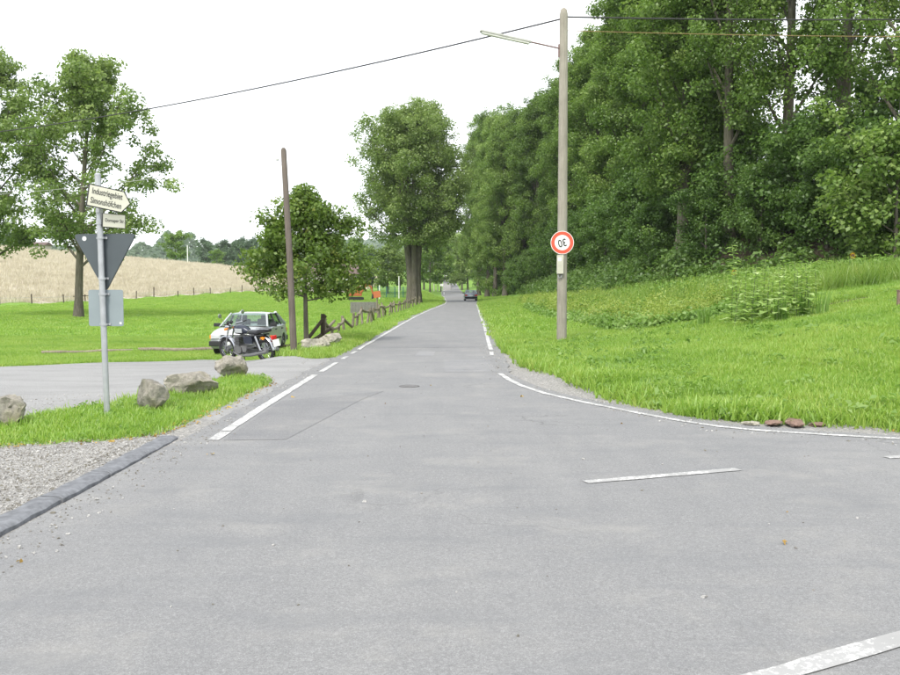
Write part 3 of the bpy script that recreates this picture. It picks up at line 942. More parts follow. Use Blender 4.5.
P3 = sample(6000, 1.5, 6, 10, 20, lambda P: (np.abs(sdist(P, SHOULDER)) < 0.15) & (sdist(P, ASPH) > 0.05), 32)[:160]
P = np.vstack([P, P2, P3])
scatter('fallen_leaves', P, np.random.default_rng(8).uniform(0.3, 0.9, len(P)), lit, 'yellow and brown fallen leaves along grass and kerb edges', 'leaves', 0.3)
# loose grit along kerb and shoulders
def pebble_src(seed, mat):
    bm = bmesh.new(); bmesh.ops.create_icosphere(bm, subdivisions=1, radius=1)
    r2 = random.Random(seed)
    for v in bm.verts:
        v.co = v.co * r2.uniform(0.7, 1.2); v.co.z *= 0.6
    me = bpy.data.meshes.new('pebble'); bm.to_mesh(me); bm.free(); me.materials.append(mat)
    return source('pebble', me)
M['pebble'] = plain('pebble', (0.33, 0.325, 0.31), 0.9, 0, 0.5, 0.9)
M['pebble_d'] = plain('pebble_dark', (0.19, 0.18, 0.165), 0.9, 0, 0.4, 0.9)
peb = [pebble_src(1, M['pebble']), pebble_src(2, M['pebble']), pebble_src(3, M['pale_rock']), pebble_src(4, M['pebble_d'])]
def gritk(P):
    lot = (sdist(P, LOT) < 0.0) & (sdist(P, ISLAND) > -0.25) & (P[:, 1] < 15)
    sh = (sdist(P, SHOULDER) < 0.12) & (P[:, 1] < 27)
    le = (P[:, 0] > -3.3) & (P[:, 0] < -2.62) & (P[:, 1] > 10.3) & (P[:, 1] < 26)
    return (lot | sh | le) & in_view(P, 0.5)
P = np.vstack([sample(60000, -8, 9, 4.5, 27, gritk, 25), sample(45000, -6.5, -3.2, 5.8, 11.2, lambda P: gritk(P) & in_view(P, 0.3), 36)])
P[:, 2] = np.where(sdist(P[:, :2], ASPH) < 0, 0.010, P[:, 2])
P = P[np.abs(P[:, 0] + 3.07) > 0.10] if True else P
ss = np.clip(np.random.default_rng(5).lognormal(math.log(0.0058), 0.5, len(P)), 0.003, 0.026)
scatter('loose_gravel', P, ss, peb, 'loose grit and gravel beside kerb and shoulder', 'gravel', 0.5)
P = sample(260, -2.7, 4, 4.2, 20, lambda P: sdist(P, ASPH) < -0.1, 26); P[:, 2] = 0.010
P2 = sample(700, -2.88, -2.35, 4.2, 10.5, lambda P: np.random.default_rng(9).uniform(size=len(P)) < np.exp(-(P[:, 0] + 2.9) / 0.18), 27); P2[:, 2] = 0.010
P = np.vstack([P, P2])
ss = np.clip(np.random.default_rng(6).lognormal(math.log(0.006), 0.5, len(P)), 0.003, 0.02)
scatter('road_grit', P, ss, peb, 'scattered small stones lying on the asphalt', 'grit', 0.5)

# ------------------------------------------------------------------ trees
def gen_tree(seed, H, cb, Rr, tr, nl, up, prof, n_leaf, lsize, clump_r, fill=60, stems=None, mat=None, leafy_low=0.0, sub=5, lean=(0, 0), limb_vis=1.0, tint0=0.45):
    r_ = np.random.default_rng(seed)
    tb = MB()
    C = []
    wx, wy = r_.normal(0, 0.012 * H, 2)
    def axis_pt(h):
        t = h / H
        return np.array((wx * math.sin(t * 3.1) + lean[0] * t * t, wy * math.sin(t * 2.3) + lean[1] * t * t, h))
    hs_ = np.linspace(-0.3, H * 0.93, 11)
    if stems is None:
        rad = [tr * (1.45 if h < 0 else 1.15 if i == 1 and False else max(0.06, (1 - (max(h, 0) / H)) ** 0.8)) for i, h in enumerate(hs_)]
        tb.tube([axis_pt(h) for h in hs_], rad, 9)
    else:
        for (ox, oy, sr, spread) in stems:
            tb.tube([axis_pt(h) + np.array((ox * (1 + spread * (max(h - 4, 0) / H) * 6), oy * (1 + spread * (max(h - 4, 0) / H) * 6), 0)) * (1.0) for h in hs_], [sr * (1.3 if h < 0 else max(0.08, (1 - max(h, 0) / H) ** 0.8)) for h in hs_], 9)
    for i in range(nl):
        t = (i + r_.uniform(0, 0.8)) / nl
        h = cb * 0.92 + (H * 0.92 - cb) * t
        az = i * 2.399 + r_.uniform(-0.5, 0.5)
        ang = R(np.interp(t, [0, 1], [68, 30])) * up * r_.uniform(0.85, 1.15)
        rr = Rr * prof(min(0.99, t + 0.12)) * r_.uniform(0.72, 1.12)
        ln = rr / max(0.35, math.sin(ang))
        dh = np.array((math.cos(az), math.sin(az), 0))
        pts = []
        p = axis_pt(h).copy()
        if stems is not None:
            p = p + dh * 0.2
        for k in range(6):
            f = k / 5
            a2 = ang * (1 - 0.30 * f)
            pts.append(p.copy())
            p = p + (dh * math.sin(a2) + np.array((0, 0, math.cos(a2)))) * ln / 5 + r_.normal(0, 0.03 * ln / 5, 3)
        r0 = max(0.025, tr * (1 - h / H) * 0.42 * limb_vis)
        tb.tube(pts, [r0 * (1 - 0.85 * k / 5) for k in range(6)], 6, cap=False)
        for k in (2, 3, 4, 5):
            C.append((pts[k], clump_r * r_.uniform(0.7, 1.1)))
        for k in range(sub):
            f = r_.uniform(0.3, 1.0)
            b = pts[min(5, int(f * 5))]
            d = dh * r_.uniform(0.1, 1) + r_.normal(0, 0.65, 3); d[2] = d[2] * 0.6 + 0.35
            d /= np.linalg.norm(d)
            l2 = ln * 0.36 * r_.uniform(0.6, 1.2)
            e = b + d * l2
            tb.tube([b, b + d * l2 * 0.5 + r_.normal(0, 0.04, 3), e], [r0 * 0.35, r0 * 0.22, r0 * 0.08], 4, cap=False)
            C.append((e, clump_r * r_.uniform(0.6, 1.15)))
            C.append((b + d * l2 * 0.55, clump_r * r_.uniform(0.5, 0.9)))
    for i in range(fill):
        t = r_.uniform(0.02, 1.0)
        h = cb + (H - cb) * t
        az = r_.uniform(0, 6.283)
        rr = Rr * prof(min(.995, t)) * math.sqrt(r_.uniform(0.12, 1.0)) * r_.uniform(0.8, 1.06)
        C.append((axis_pt(min(h, H * .97)) + np.array((math.cos(az) * rr, math.sin(az) * rr, 0)), clump_r * r_.uniform(0.55, 1.1)))
    if leafy_low:
        for i in range(int(leafy_low * 30)):
            h = r_.uniform(0.12, 1.0) * cb; az = r_.uniform(0, 6.283); rr = r_.uniform(0.1, 0.5) * Rr
            C.append((axis_pt(h) + np.array((math.cos(az) * rr, math.sin(az) * rr, 0)), clump_r * r_.uniform(0.4, 0.85)))
    cp = np.array([c[0] for c in C]); cr = np.array([c[1] for c in C])
    w = cr ** 2; w /= w.sum()
    idx = r_.choice(len(C), n_leaf, p=w)
    ctint = r_.normal(0, 0.13, len(C))
    dr = r_.normal(size=(n_leaf, 3)); dr /= np.linalg.norm(dr, axis=1)[:, None]
    rad = cr[idx] * r_.uniform(0, 1, n_leaf) ** 0.42
    Pp = cp[idx] + dr * rad[:, None] * np.array((1, 1, 0.78))
    keep = Pp[:, 2] > 0.15
    Pp, dr, idx = Pp[keep], dr[keep], idx[keep]
    n_leaf = len(Pp)
    nr = dr * 0.55 + np.array((0, 0, 0.45)) + r_.normal(0, 0.5, (n_leaf, 3))
    nr /= np.linalg.norm(nr, axis=1)[:, None]
    V, F = leaf_quads(Pp, nr, lsize * r_.uniform(0.55, 1.35, n_leaf), 0.72, r_)
    tint = np.clip(tint0 + ctint[idx] + r_.normal(0, 0.16, n_leaf), 0, 1).astype(np.float32)
    cm = mesh_np('crown', V, F, mat, {'tint': ('FLOAT', 'FACE', tint)})
    tm = tb.mesh('trunk', M['bark'], smooth=True)
    return tm, cm

def put_tree(meshes, name, label, x, y, rz=0.0, s=1.0, sz=None, group=None, cat='tree', z=None):
    o = thing(name, label, cat, (x, y, (tz(x, y) if z is None else z) - 0.05), rz, group)
    o.scale = (s, s, sz if sz else s)
    link('trunk', meshes[0], o)
    link('crown', meshes[1], o)
    return o

poplar_prof = lambda t: max(0.06, 1 - t) ** 0.34 * min(1.0, 0.60 + t * 1.5) * (0.92 + 0.12 * math.sin(t * 17))
oval_prof = lambda t: (math.sin(math.pi * min(1, max(0.0, t * 0.90 + 0.07))) ** 0.5)
cone_prof = lambda t: max(0.05, (1 - t) ** 0.62) * (0.75 + 0.25 * min(1, t * 6))
POP = [gen_tree(100 + k, 23.0, 3.4, 4.3, 0.36, 34, 0.64, poplar_prof, 105000, 0.185, 0.92, 90, mat=M['leaf_poplar'], leafy_low=0.35) for k in range(3)]
OPEN = [gen_tree(120 + k, 23.0, 5.0, 4.0, 0.34, 22, 0.60, poplar_prof, 36000, 0.175, 0.85, 10, mat=M['leaf_poplar'], leafy_low=0.5) for k in range(2)]
right_trees = [
    # px column, distance, height factor, open?, label
    (905, 41, 0.95, 1, 'tall open crowned tree cut by the right edge, nearest on the bank'),
    (838, 44, 1.02, 1, 'tall poplar with gaps of sky, second from right edge'),
    (781, 47, 1.00, 1, 'tall poplar with bare forked limbs, behind the sunflower patch'),
    (728, 49, 1.02, 1, 'tall dense poplar behind the garden, left of the forked one'),
    (681, 53, 1.00, 0, 'tall dense poplar with grey trunk showing low above the bank'),
    (648, 65, 0.93, 0, 'poplar whose top slopes below the frame, right of the pole'),
    (622, 78, 0.93, 0, 'poplar second to the right of the grey pole'),
    (601, 90, 0.93, 0, 'poplar directly right of the grey utility pole'),
    (578, 102, 0.95, 0, 'poplar just behind the thirty sign pole'),
    (560, 116, 0.99, 0, 'poplar hidden partly by the grey utility pole'),
    (540, 124, 1.06, 0, 'avenue poplar left of the grey pole'),
    (522, 128, 1.05, 0, 'avenue poplar, second left of the grey pole'),
    (505, 132, 1.10, 0, 'avenue poplar with the tallest top in the middle of the row'),
    (495, 138, 1.16, 0, 'avenue poplar over the driving car'),
    (487, 146, 1.22, 0, 'avenue poplar leaning over the lane behind the car'),
    (479, 168, 1.32, 0, 'far avenue poplar on the right of the lane'),
]
for k, (px, d, s, op, lab) in enumerate(right_trees):
    src = (OPEN if op else POP)
    put_tree(src[k % len(src)], 'poplar_tree', lab, at_dir(px, d), d, k * 1.7, 0.92 + 0.1 * ((k * 37) % 10) / 10, s, 'poplars along the right bank')
back = [(690, 70, .92), (668, 82, .9), (640, 96, .9), (612, 108, .92), (588, 122, .95), (566, 136, 1.0), (548, 148, 1.05), (530, 156, 1.05), (514, 168, 1.08), (500, 186, 1.1)]
for k, (px, d, s) in enumerate(back):
    put_tree(POP[(k + 1) % 3], 'poplar_tree', 'dense poplar of the second row behind the bank trees', at_dir(px, d), d, k * 2.3 + 1, 1.0, s, 'second row of poplars')

# shrubs of the bank
SHR = [gen_tree(140 + k, 4.6, 0.3, 2.3, 0.09, 14, 0.9, oval_prof, 12000, 0.17, 0.6, 40, mat=M['leaf_shrub'], sub=3) for k in range(3)]
LSH = [gen_tree(150, 4.6, 0.4, 2.3, 0.09, 14, 0.9, oval_prof, 12000, 0.17, 0.6, 40, mat=M['leaf_poplar'], sub=3)]
shr = []
k = 0
for px, d, s in [(895, 38.5, 1.3), (862, 41, 1.0), (826, 42.5, .85), (800, 45, 1.15), (760, 46, .8), (742, 50, 1.2), (706, 49, .75), (690, 56, 1.3), (655, 55, .8), (640, 62, 1.1), (625, 66, .9), (604, 72, 1.1), (590, 80, .9), (578, 88, 1.1), (566, 96, 1.0), (552, 104, 1.1), (540, 112, .9), (526, 116, .8), (516, 126, 1.0), (504, 140, 1.1), (494, 160, 1.2), (488, 180, 1.3),
                 (880, 50, 1.25), (820, 54, 1.2), (720, 62, 1.4), (672, 66, 1.5), (648, 76, 1.5), (620, 86, 1.5), (600, 98, 1.5), (580, 112, 1.6), (560, 128, 1.6), (540, 140, 1.7), (522, 150, 1.7)]:
    near = d < 68 and s < 1.4
    lab = 'dark green shrub low on the wooded bank' if not near else None
    names = {895: 'light green rounded bush at right edge of the bank', 862: 'dark bush right of the yellow sunflower', 826: 'low dark bush below the open poplars', 800: 'dark bush behind the tall garden plants', 760: 'low bush left of the forked poplar trunk', 742: 'tall dark bush between two poplar trunks', 706: 'low bush right of the grey poplar trunk', 690: 'tall bush behind the grey poplar trunk', 655: 'low bush left of the grey poplar trunk', 640: 'dark bush second right of the pole', 625: 'dark bush first right of the pole'}
    o = put_tree((LSH if px in (895,) else SHR)[k % (1 if px == 895 else 3)], 'bank_shrub', names.get(px, lab) if s < 1.19 or px == 690 or px == 742 or px == 895 else 'tall dark shrub deep between the poplars', at_dir(px, d), d, k * 1.3, s, s * (0.9 + 0.2 * ((k * 7) % 5) / 5), 'shrubs of the wooded bank', 'shrub')
    k += 1

# big double stemmed tree left of the lane
big = gen_tree(163, 21.2, 6.6, 6.3, 0.55, 40, 0.9, lambda t: math.sin(math.pi * min(1, max(0.0, t * 0.84 + 0.13))) ** 0.42, 130000, 0.22, 1.2, 230, stems=[(-0.42, 0.1, 0.45, 1.1), (0.38, -0.1, 0.52, 0.9), (0.0, 0.4, 0.40, 0.6), (-0.1, -0.3, 0.42, 0.3)], mat=M['leaf_avenue'], tint0=0.5)
put_tree(big, 'roadside_tree', 'huge full crowned tree with fused stems left of the lane', at_dir(414, 105), 105, 0.6)
# two loose trees at far left
ov2 = lambda t: math.sin(math.pi * min(1, max(0.0, t * 0.80 + 0.17))) ** 0.7
lt = gen_tree(174, 18.0, 3.4, 5.5, 0.30, 26, 0.88, ov2, 36000, 0.22, 0.78, 34, lean=(1.4, 0), mat=M['leaf_avenue'], sub=6, tint0=0.55)
lt2 = gen_tree(176, 19.4, 4.0, 4.8, 0.30, 26, 0.85, ov2, 36000, 0.22, 0.78, 34, mat=M['leaf_avenue'], sub=6, tint0=0.5)
put_tree(lt, 'field_tree', 'loose airy tree with bare lower trunk behind the sign post', at_dir(78, 64), 64, 0.0)
put_tree(lt2, 'field_tree', 'loose tree cut by the left edge of the photo', at_dir(-12, 66), 66, 0.4)
# small lime behind the car
lime = gen_tree(181, 4.95, 1.55, 2.15, 0.085, 26, 1.05, lambda t: max(0.08, (1 - t) ** 0.75) * (0.7 + 0.3 * min(1, t * 5)) * 1.2, 26000, 0.11, 0.38, 90, mat=M['leaf_lime'], sub=4)
put_tree(lime, 'lime_tree', 'small rounded lime tree with browning leaves beside the leaning pole', at_dir(306, 28), 28, 0.3)
# far trees
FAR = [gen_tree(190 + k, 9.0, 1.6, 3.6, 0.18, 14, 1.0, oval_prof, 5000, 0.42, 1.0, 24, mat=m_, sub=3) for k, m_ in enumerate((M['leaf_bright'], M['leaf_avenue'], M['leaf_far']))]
far_list = [
    (176, 235, 0.95, 0, 'light green lone tree on the far hill beside the white post'),
    (8, 190, 0.55, 0, 'small light green tree on the crest at far left'),
    (22, 196, 0.5, 0, 'second small light green tree on the left crest'),
    (206, 300, 0.95, 2, 'dark far tree right of the white post'),
    (217, 290, 0.7, 0, 'small bright far tree in front of the dark far trees'),
    (226, 310, 1.05, 2, 'rounded dark far tree on the field horizon'),
    (240, 320, 1.1, 2, 'dark far tree left of the lime crown'),
    (252, 300, 1.0, 2, 'dark far tree partly behind the lime crown'),
    (388, 140, 0.80, 1, 'mid green tree left of the huge roadside trunk'),
    (372, 170, 0.80, 2, 'grey green tree behind the orange machine'),
    (352, 165, 0.95, 0, 'light green tree at the right rim of the lime crown'),
    (335, 175, 0.8, 1, 'green tree behind the lime crown'),
    (316, 180, 0.8, 1, 'green tree behind the grey farm building'),
    (400, 175, 0.75, 1, 'green tree just left of the huge trunk, farther off'),
    (430, 195, 1.15, 0, 'light green tree behind the two pale lamp posts'),
    (441, 235, 1.25, 0, 'light green tree by the bend, right of the lamp posts'),
    (424, 215, 1.3, 1, 'green tree behind the huge roadside trunk'),
    (436, 280, 1.6, 1, 'dark tree over the far lane, left side'),
    (443, 340, 1.7, 1, 'tree at the far end of the lane, left side'),
    (462, 255, 1.5, 1, 'tree at the far bend, right side of the lane'),
    (468, 225, 1.5, 1, 'tree behind the driving car, right side'),
    (459, 330, 1.7, 0, 'light tree closing the far end of the lane'),
    (454, 480, 2.0, 2, 'hazy tree beyond the rise of the lane'),
    (447, 500, 2.0, 2, 'hazy tree left of the lane beyond the rise'),
]
for k, (px, d, s, m_, lab) in enumerate(far_list):
    put_tree(FAR[m_], 'far_tree', lab, at_dir(px, d), d, k * 1.1, s, s * (0.92 + 0.05 * (k % 4)), 'far trees')
# pale distant hedge behind the hill and wooded ridge
def ridge(name, pts, hmax, n, lsize, mat, label, depth):
    r_ = np.random.default_rng(len(pts) + n)
    pts = np.array(pts, float)
    seg = r_.integers(0, len(pts) - 1, n); f = r_.uniform(0, 1, n)
    c = pts[seg] * (1 - f)[:, None] + pts[seg + 1] * f[:, None]
    up_ = r_.uniform(0, 1, n)
    lump = 0.72 + 0.28 * np.sin(c[:, 0] * 0.09) * np.sin(c[:, 0] * 0.031 + 1) + 0.12 * np.sin(c[:, 0] * 0.37)
    Pp = np.column_stack([c[:, 0], c[:, 1] + depth * (up_ - 0.5), c[:, 2] + hmax * up_ * lump])
    nr = np.column_stack([r_.normal(0, .5, n), r_.normal(-.6, .4, n), r_.normal(.5, .4, n)]); nr /= np.linalg.norm(nr, axis=1)[:, None]
    V, F = leaf_quads(Pp, nr, lsize * r_.uniform(.6, 1.4, n), 0.8, r_)
    o = link(name, mesh_np(name, V, F, mat, {'tint': ('FLOAT', 'FACE', np.clip(r_.normal(.5, .2, n), 0, 1).astype(np.float32))}))
    return tag(o, label, 'woodland', kind='stuff')
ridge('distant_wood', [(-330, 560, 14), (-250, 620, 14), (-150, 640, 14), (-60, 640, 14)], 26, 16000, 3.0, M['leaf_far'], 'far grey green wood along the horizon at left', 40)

def hill_mesh():
    V, F = [], []
    n, m = 80, 10
    for j in range(m):
        t = j / (m - 1)
        for i in range(n):
            x = -900 + 1500 * i / (n - 1)
            y = 900 + 500 * t
            h = 62 + 12 * math.sin(x * 0.006 + 1.0) + 4 * math.sin(x * 0.031)
            V.append((x, y, -5 + h * math.sin(t * math.pi / 2)))
    for j in range(m - 1):
        for i in range(n - 1):
            a = j * n + i
            F.append((a, a + 1, a + n + 1, a + n))
    return V, F
V, F = hill_mesh()
def mat_hill():
    t = NT('hill_wood')
    c = t.ramp(t.noise(0.05, 6, 0.7), [(0.3, (0.080, 0.125, 0.085)), (0.7, (0.15, 0.20, 0.135))])
    t.principled(c, 1.0, normal=t.bump(t.noise(0.08, 6, 0.7), 1.0, 8.0), spec=0.0)
    return t.m
tag(link('hills', mesh_np('hills', V, F, mat_hill(), smooth=True)), 'wooded grey green hill on the horizon', kind='structure')
r9 = np.random.default_rng(77)
n = 22000
xx = r9.uniform(-600, 300, n); tt = r9.uniform(0.3, 1.0, n)
hh = 62 + 12 * np.sin(xx * 0.006 + 1.0) + 4 * np.sin(xx * 0.031)
Pp = np.column_stack([xx, 900 + 500 * tt, -5 + hh * np.sin(tt * math.pi / 2) + r9.uniform(0, 9, n)])
nr = np.column_stack([r9.normal(0, .4, n), r9.normal(-.5, .4, n), r9.normal(.6, .3, n)]); nr /= np.linalg.norm(nr, axis=1)[:, None]
V, F = leaf_quads(Pp, nr, r9.uniform(5, 11, n), 0.9, r9)
tag(link('hill_forest', mesh_np('hill_forest', V, F, M['leaf_far'], {'tint': ('FLOAT', 'FACE', np.clip(r9.normal(.5, .25, n), 0, 1).astype(np.float32))})), 'far forest canopy covering the horizon hill', 'forest', kind='stuff')

# ------------------------------------------------------------------ boulders
def boulder(name, label, loc, dims, seed, mat, rz=0.0, cuts=14, group=None, rough=0.17, tilt=(0, 0)):
    bm = bmesh.new()
    bmesh.ops.create_icosphere(bm, subdivisions=4, radius=1.0)
    r_ = random.Random(seed)
    planes = []
    for i in range(cuts):
        n = Vector((r_.gauss(0, 1), r_.gauss(0, 1), r_.gauss(0, 0.8))).normalized()
        planes.append((n, r_.uniform(0.58, 0.85)))
    planes.append((Vector((0, 0, 1)), 0.72))
    for v in bm.verts:
        p = v.co.copy()
        for n, d in planes:
            k = p.dot(n) - d
            if k > 0:
                p -= n * k * 0.92
        nn = p.normalized()
        p += nn * rough * (mnoise.noise(p * 1.7 + Vector((seed, 0, 0))) * 0.9 + 0.5 * mnoise.noise(p * 4.5 + Vector((0, seed, 0))) + 0.28 * mnoise.noise(p * 11))
        v.co = p
    zs = [v.co.z for v in bm.verts]; xs = [v.co.x for v in bm.verts]; ys = [v.co.y for v in bm.verts]
    z0, z1 = min(zs), max(zs)
    for v in bm.verts:
        v.co = Vector(((v.co.x) / (max(xs) - min(xs)) * dims[0], v.co.y / (max(ys) - min(ys)) * dims[1], (v.co.z - z0) / (z1 - z0) * dims[2] * 1.15 - dims[2] * 0.15))
    me = bpy.data.meshes.new(name); bm.to_mesh(me); bm.free()
    me.polygons.foreach_set('use_smooth', [True] * len(me.polygons))
    me.set_sharp_from_angle(angle=R(32))
    me.materials.append(mat)
    o = link(name, me)
    o.location = (loc[0], loc[1], tz(loc[0], loc[1]))
    o.rotation_euler = (tilt[0], tilt[1], rz)
    return tag(o, label, 'boulder', group)
G = 'boulders along the lot'
boulder('boulder', 'mossy boulder cut by the left edge of the photo', (-5.33, 10.95), (0.48, 0.5, 0.36), 3, M['rock'], 0.4, group=G)
boulder('boulder', 'upright pointed grey boulder just right of the sign post', (-4.08, 12.45), (0.42, 0.36, 0.42), 8, M['rock'], 0.3, group=G, tilt=(0, 0.12))
boulder('boulder', 'long flat slab boulder in the grass strip', (-3.99, 14.2), (0.84, 0.50, 0.36), 15, M['rock'], 0.12, group=G, tilt=(0, -0.06))
boulder('boulder', 'squat blocky boulder in front of the motorcycle', (-4.09, 17.1), (0.60, 0.52, 0.42), 21, M['rock'], 0.5, group=G, cuts=6)
boulder('boulder', 'pale long boulder right of the leaning pole', (-3.50, 24.3), (0.80, 0.5, 0.34), 33, M['pale_rock'], 0.3, group=G)
boulder('boulder', 'pale boulder at the foot of the broken fence', (-3.36, 26.0), (0.72, 0.5, 0.36), 41, M['pale_rock'], 0.8, group=G)
for k, (x, y, a, b, c, lab) in enumerate([(3.62, 10.98, 0.22, 0.16, 0.045, 'pale flat stone, leftmost of the roadside stones'), (3.86, 10.94, 0.26, 0.18, 0.06, 'reddish flat stone second from left at the verge edge'), (4.10, 10.90, 0.34, 0.22, 0.085, 'largest red sandstone piece at the verge edge'), (4.36, 10.86, 0.20, 0.16, 0.05, 'small reddish stone, rightmost at the verge edge')]):
    o = boulder('verge_stone', lab, (x, y), (a, b, c), 60 + k, M['red_rock'] if k else M['pale_rock'], k * 0.7, group='flat stones at the right verge')
    o['category'] = 'stone'; o.location.z = 0.01

mh = MB().lathe([(0.17, 0.0), (0.17, 0.012), (0.155, 0.014), (0.15, 0.009), (0.05, 0.009), (0.04, 0.013), (0.0, 0.013)], 28)
o = mh.build('manhole_cover', M['iron']); o.location = (-0.68, 15.3, 0.006)
tag(o, 'dark round iron manhole cover in the lane', 'manhole cover')

# ------------------------------------------------------------------ sign post at left
def text_mesh(body, size, mat, name, sx=1.0, bold=0.0):
    cu = bpy.data.curves.new(name, 'FONT')
    cu.body = body; cu.size = size; cu.extrude = 0.0012; cu.offset = bold
    cu.align_x = 'CENTER'; cu.align_y = 'CENTER'
    ob = bpy.data.objects.new(name, cu)
    col.objects.link(ob)
    bpy.context.view_layer.update()
    me = bpy.data.meshes.new_from_object(ob.evaluated_get(bpy.context.evaluated_depsgraph_get()))
    bpy.data.objects.remove(ob); bpy.data.curves.remove(cu)
    for v in me.vertices:
        v.co.x *= sx
    me.materials.clear(); me.materials.append(mat)
    me.name = name
    return me

SPX, SPY = -4.47, 11.85
sp = thing('sign_post', 'grey metal post carrying arrow sign, street sign and two sign backs', 'sign post', (SPX, SPY, tz(SPX, SPY)), 0)
pole = MB().tube([(0.03, 0, -0.2), (0.0, 0, 1.5), (-0.03, 0, 3.08)], 0.038, 16).build('pole', M['galv'], sp, smooth=True)
MB().lathe([(0.041, 0), (0.041, 0.02), (0.02, 0.035), (0.0, 0.036)], 16, Matrix.Translation((-0.03, 0, 3.07))).build('cap', M['galv'], sp, smooth=True)
def rounded_poly(pts, r, seg=5):
    out = []
    n = len(pts)
    for i in range(n):
        p, a, b = Vector(pts[i]), Vector(pts[i - 1]), Vector(pts[(i + 1) % n])
        u, w = (a - p).normalized(), (b - p).normalized()
        ang = u.angle(w); d = r / math.tan(ang / 2)
        s, e = p + u * d, p + w * d
        for k in range(seg + 1):
            t = k / seg
            out.append(tuple((s * (1 - t) ** 2 + p * 2 * t * (1 - t) + e * t * t)))
    return out
def plate(name, poly, mat, parent, loc, rz, t=0.004, group=None):
    """plate with local XY -> sign plane (X along sign, Y up), facing -Y world when rz = 0"""
    m = Matrix.Rotation(rz, 4, 'Z') @ Matrix.Rotation(R(90), 4, 'X')
    o = MB().prism(poly, t).build(name, mat, parent)
    o.matrix_local = Matrix.Translation(loc) @ m
    return o
tri = rounded_poly([(-0.43, 0.37), (0.0, -0.375), (0.43, 0.37)][::1], 0.045)
tp = plate('give_way_sign', tri, M['sign_back'], sp, (0.02, 0.05, 1.96), R(-8))
rim_ = plate('folded_rim', rounded_poly([(-0.437, 0.375), (0.0, -0.382), (0.437, 0.375)], 0.047), M['sign_back'], tp, (0, 0, 0), 0, 0.012)
rim_.matrix_local = Matrix.Translation((0, 0, -0.012))
stk = MB().lathe([(0.030, 0), (0.030, 0.0015), (0.0, 0.0016)], 20).build('sticker', M['sticker'], tp); stk.matrix_local = Matrix.Translation((-0.275, 0.315, 0.004))
sq = plate('square_sign', rounded_poly([(-0.235, -0.235), (0.235, -0.235), (0.235, 0.235), (-0.235, 0.235)], 0.03), M['sign_back2'], sp, (0.022, 0.05, 1.38), R(-6))
st2 = MB().box((0, 0, 0), (0.03, 0.03, 0.002)).build('sticker', M['sticker'], sq); st2.matrix_local = Matrix.Translation((0.195, -0.195, 0.004))
for zc in (2.28, 1.76, 1.56, 1.17):
    x = 0.025 - 0.0195 * (zc - 0)  # follows the leaning pole
    c_ = MB().lathe([(0.047, -0.014), (0.047, 0.014)], 16, Matrix.Translation((x + 0.012, 0, zc))).box((x + 0.012, 0.035, zc), (0.14, 0.012, 0.028))
    c_.build('clamp', M['galv'], sp)
# arrow sign
ar = [(-0.285, -0.14), (0.17, -0.14), (0.265, 0.0), (0.17, 0.14), (-0.285, 0.14)]
RZ = R(40)   # left end nearer to the camera than the right end, text faces the camera
def arrow_plate(name, k, mat, parent, t, off):
    p = [(x - 0.012 * k * (1 if x > 0 else -1), y - 0.012 * k * (1 if y > 0 else -1 if y < 0 else 0)) for x, y in ar]
    return MB().prism(p, t).build(name, mat, parent), p
aso, _ = arrow_plate('arrow_sign', 0, M['black'], sp, 0.02, 0)
aso.matrix_local = Matrix.Translation((0.135, -0.045, 2.765)) @ Matrix.Rotation(RZ, 4, 'Z') @ Matrix.Rotation(R(90), 4, 'X') @ Matrix.Rotation(R(-9), 4, 'Z')
fc, _ = arrow_plate('face', 1, M['cream'], aso, 0.022, 0)
l1 = link('lettering', text_mesh('Industriegebiet', 0.108, M['letter'], 'lettering', 0.60, 0.0008), aso); l1.location = (-0.045, 0.060, 0.0125)
l2 = link('lettering', text_mesh('Simonshöfchen', 0.108, M['letter'], 'lettering', 0.60, 0.0008), aso); l2.location = (-0.045, -0.060, 0.0125)
MB().lathe([(0.045, -0.02), (0.045, 0.02)], 16, Matrix.Translation((-0.02, 0, 2.62))).box((-0.02, -0.03, 2.62), (0.05, 0.06, 0.04)).build('bracket', M['galv'], sp)
MB().lathe([(0.045, -0.03), (0.045, 0.03)], 16, Matrix.Translation((-0.018, 0, 2.48))).build('bracket', M['galv'], sp)
ss_ = MB().box((0, 0, 0), (0.30, 0.18, 0.012)).build('street_name_sign', M['letter'], sp)
ss_.matrix_local = Matrix.Translation((0.145, 0.05, 2.50)) @ Matrix.Rotation(R(42), 4, 'Z') @ Matrix.Rotation(R(90), 4, 'X') @ Matrix.Rotation(R(-2), 4, 'Z')
MB().box((0, 0, 0.001), (0.285, 0.165, 0.014)).build('face', M['cream'], ss_)
l3 = link('lettering', text_mesh('Dornaper Str.', 0.062, M['letter'], 'lettering', 0.72, 0.0004), ss_); l3.location = (0.01, 0.0, 0.0095)

# ------------------------------------------------------------------ grey utility pole, 30 sign, box, lamp, wires
UX, UY = at_dir(562, 25.0), 25.0
UZ = tz(UX, UY)
up_ = MB().tube([(0, 0, -0.4), (0.0, 0, 3), (0.0, 0, 6), (0, 0, 8.95 - UZ), (0, 0, 9.07 - UZ), (0, 0, 9.12 - UZ)], [0.135, 0.13, 0.12, 0.108, 0.085, 0.03], 18).build('utility_pole', M['pole_wood'], smooth=True)
up_.location = (UX, UY, UZ)
tag(up_, 'tall round grey wooden utility pole on the right verge', 'utility pole')
ls = thing('speed_limit_sign', 'round red rimmed 30 sign mounted upside down on the grey pole', 'road sign', (UX - 0.02, UY - 0.15, 2.87), 0)
face_m = Matrix.Rotation(R(90), 4, 'X')
pl = MB().lathe([(0.312, -0.006), (0.312, 0.0), (0.0, 0.0001)], 40).build('plate', M['white'], ls); pl.matrix_local = face_m
rg = MB()
nn = 48
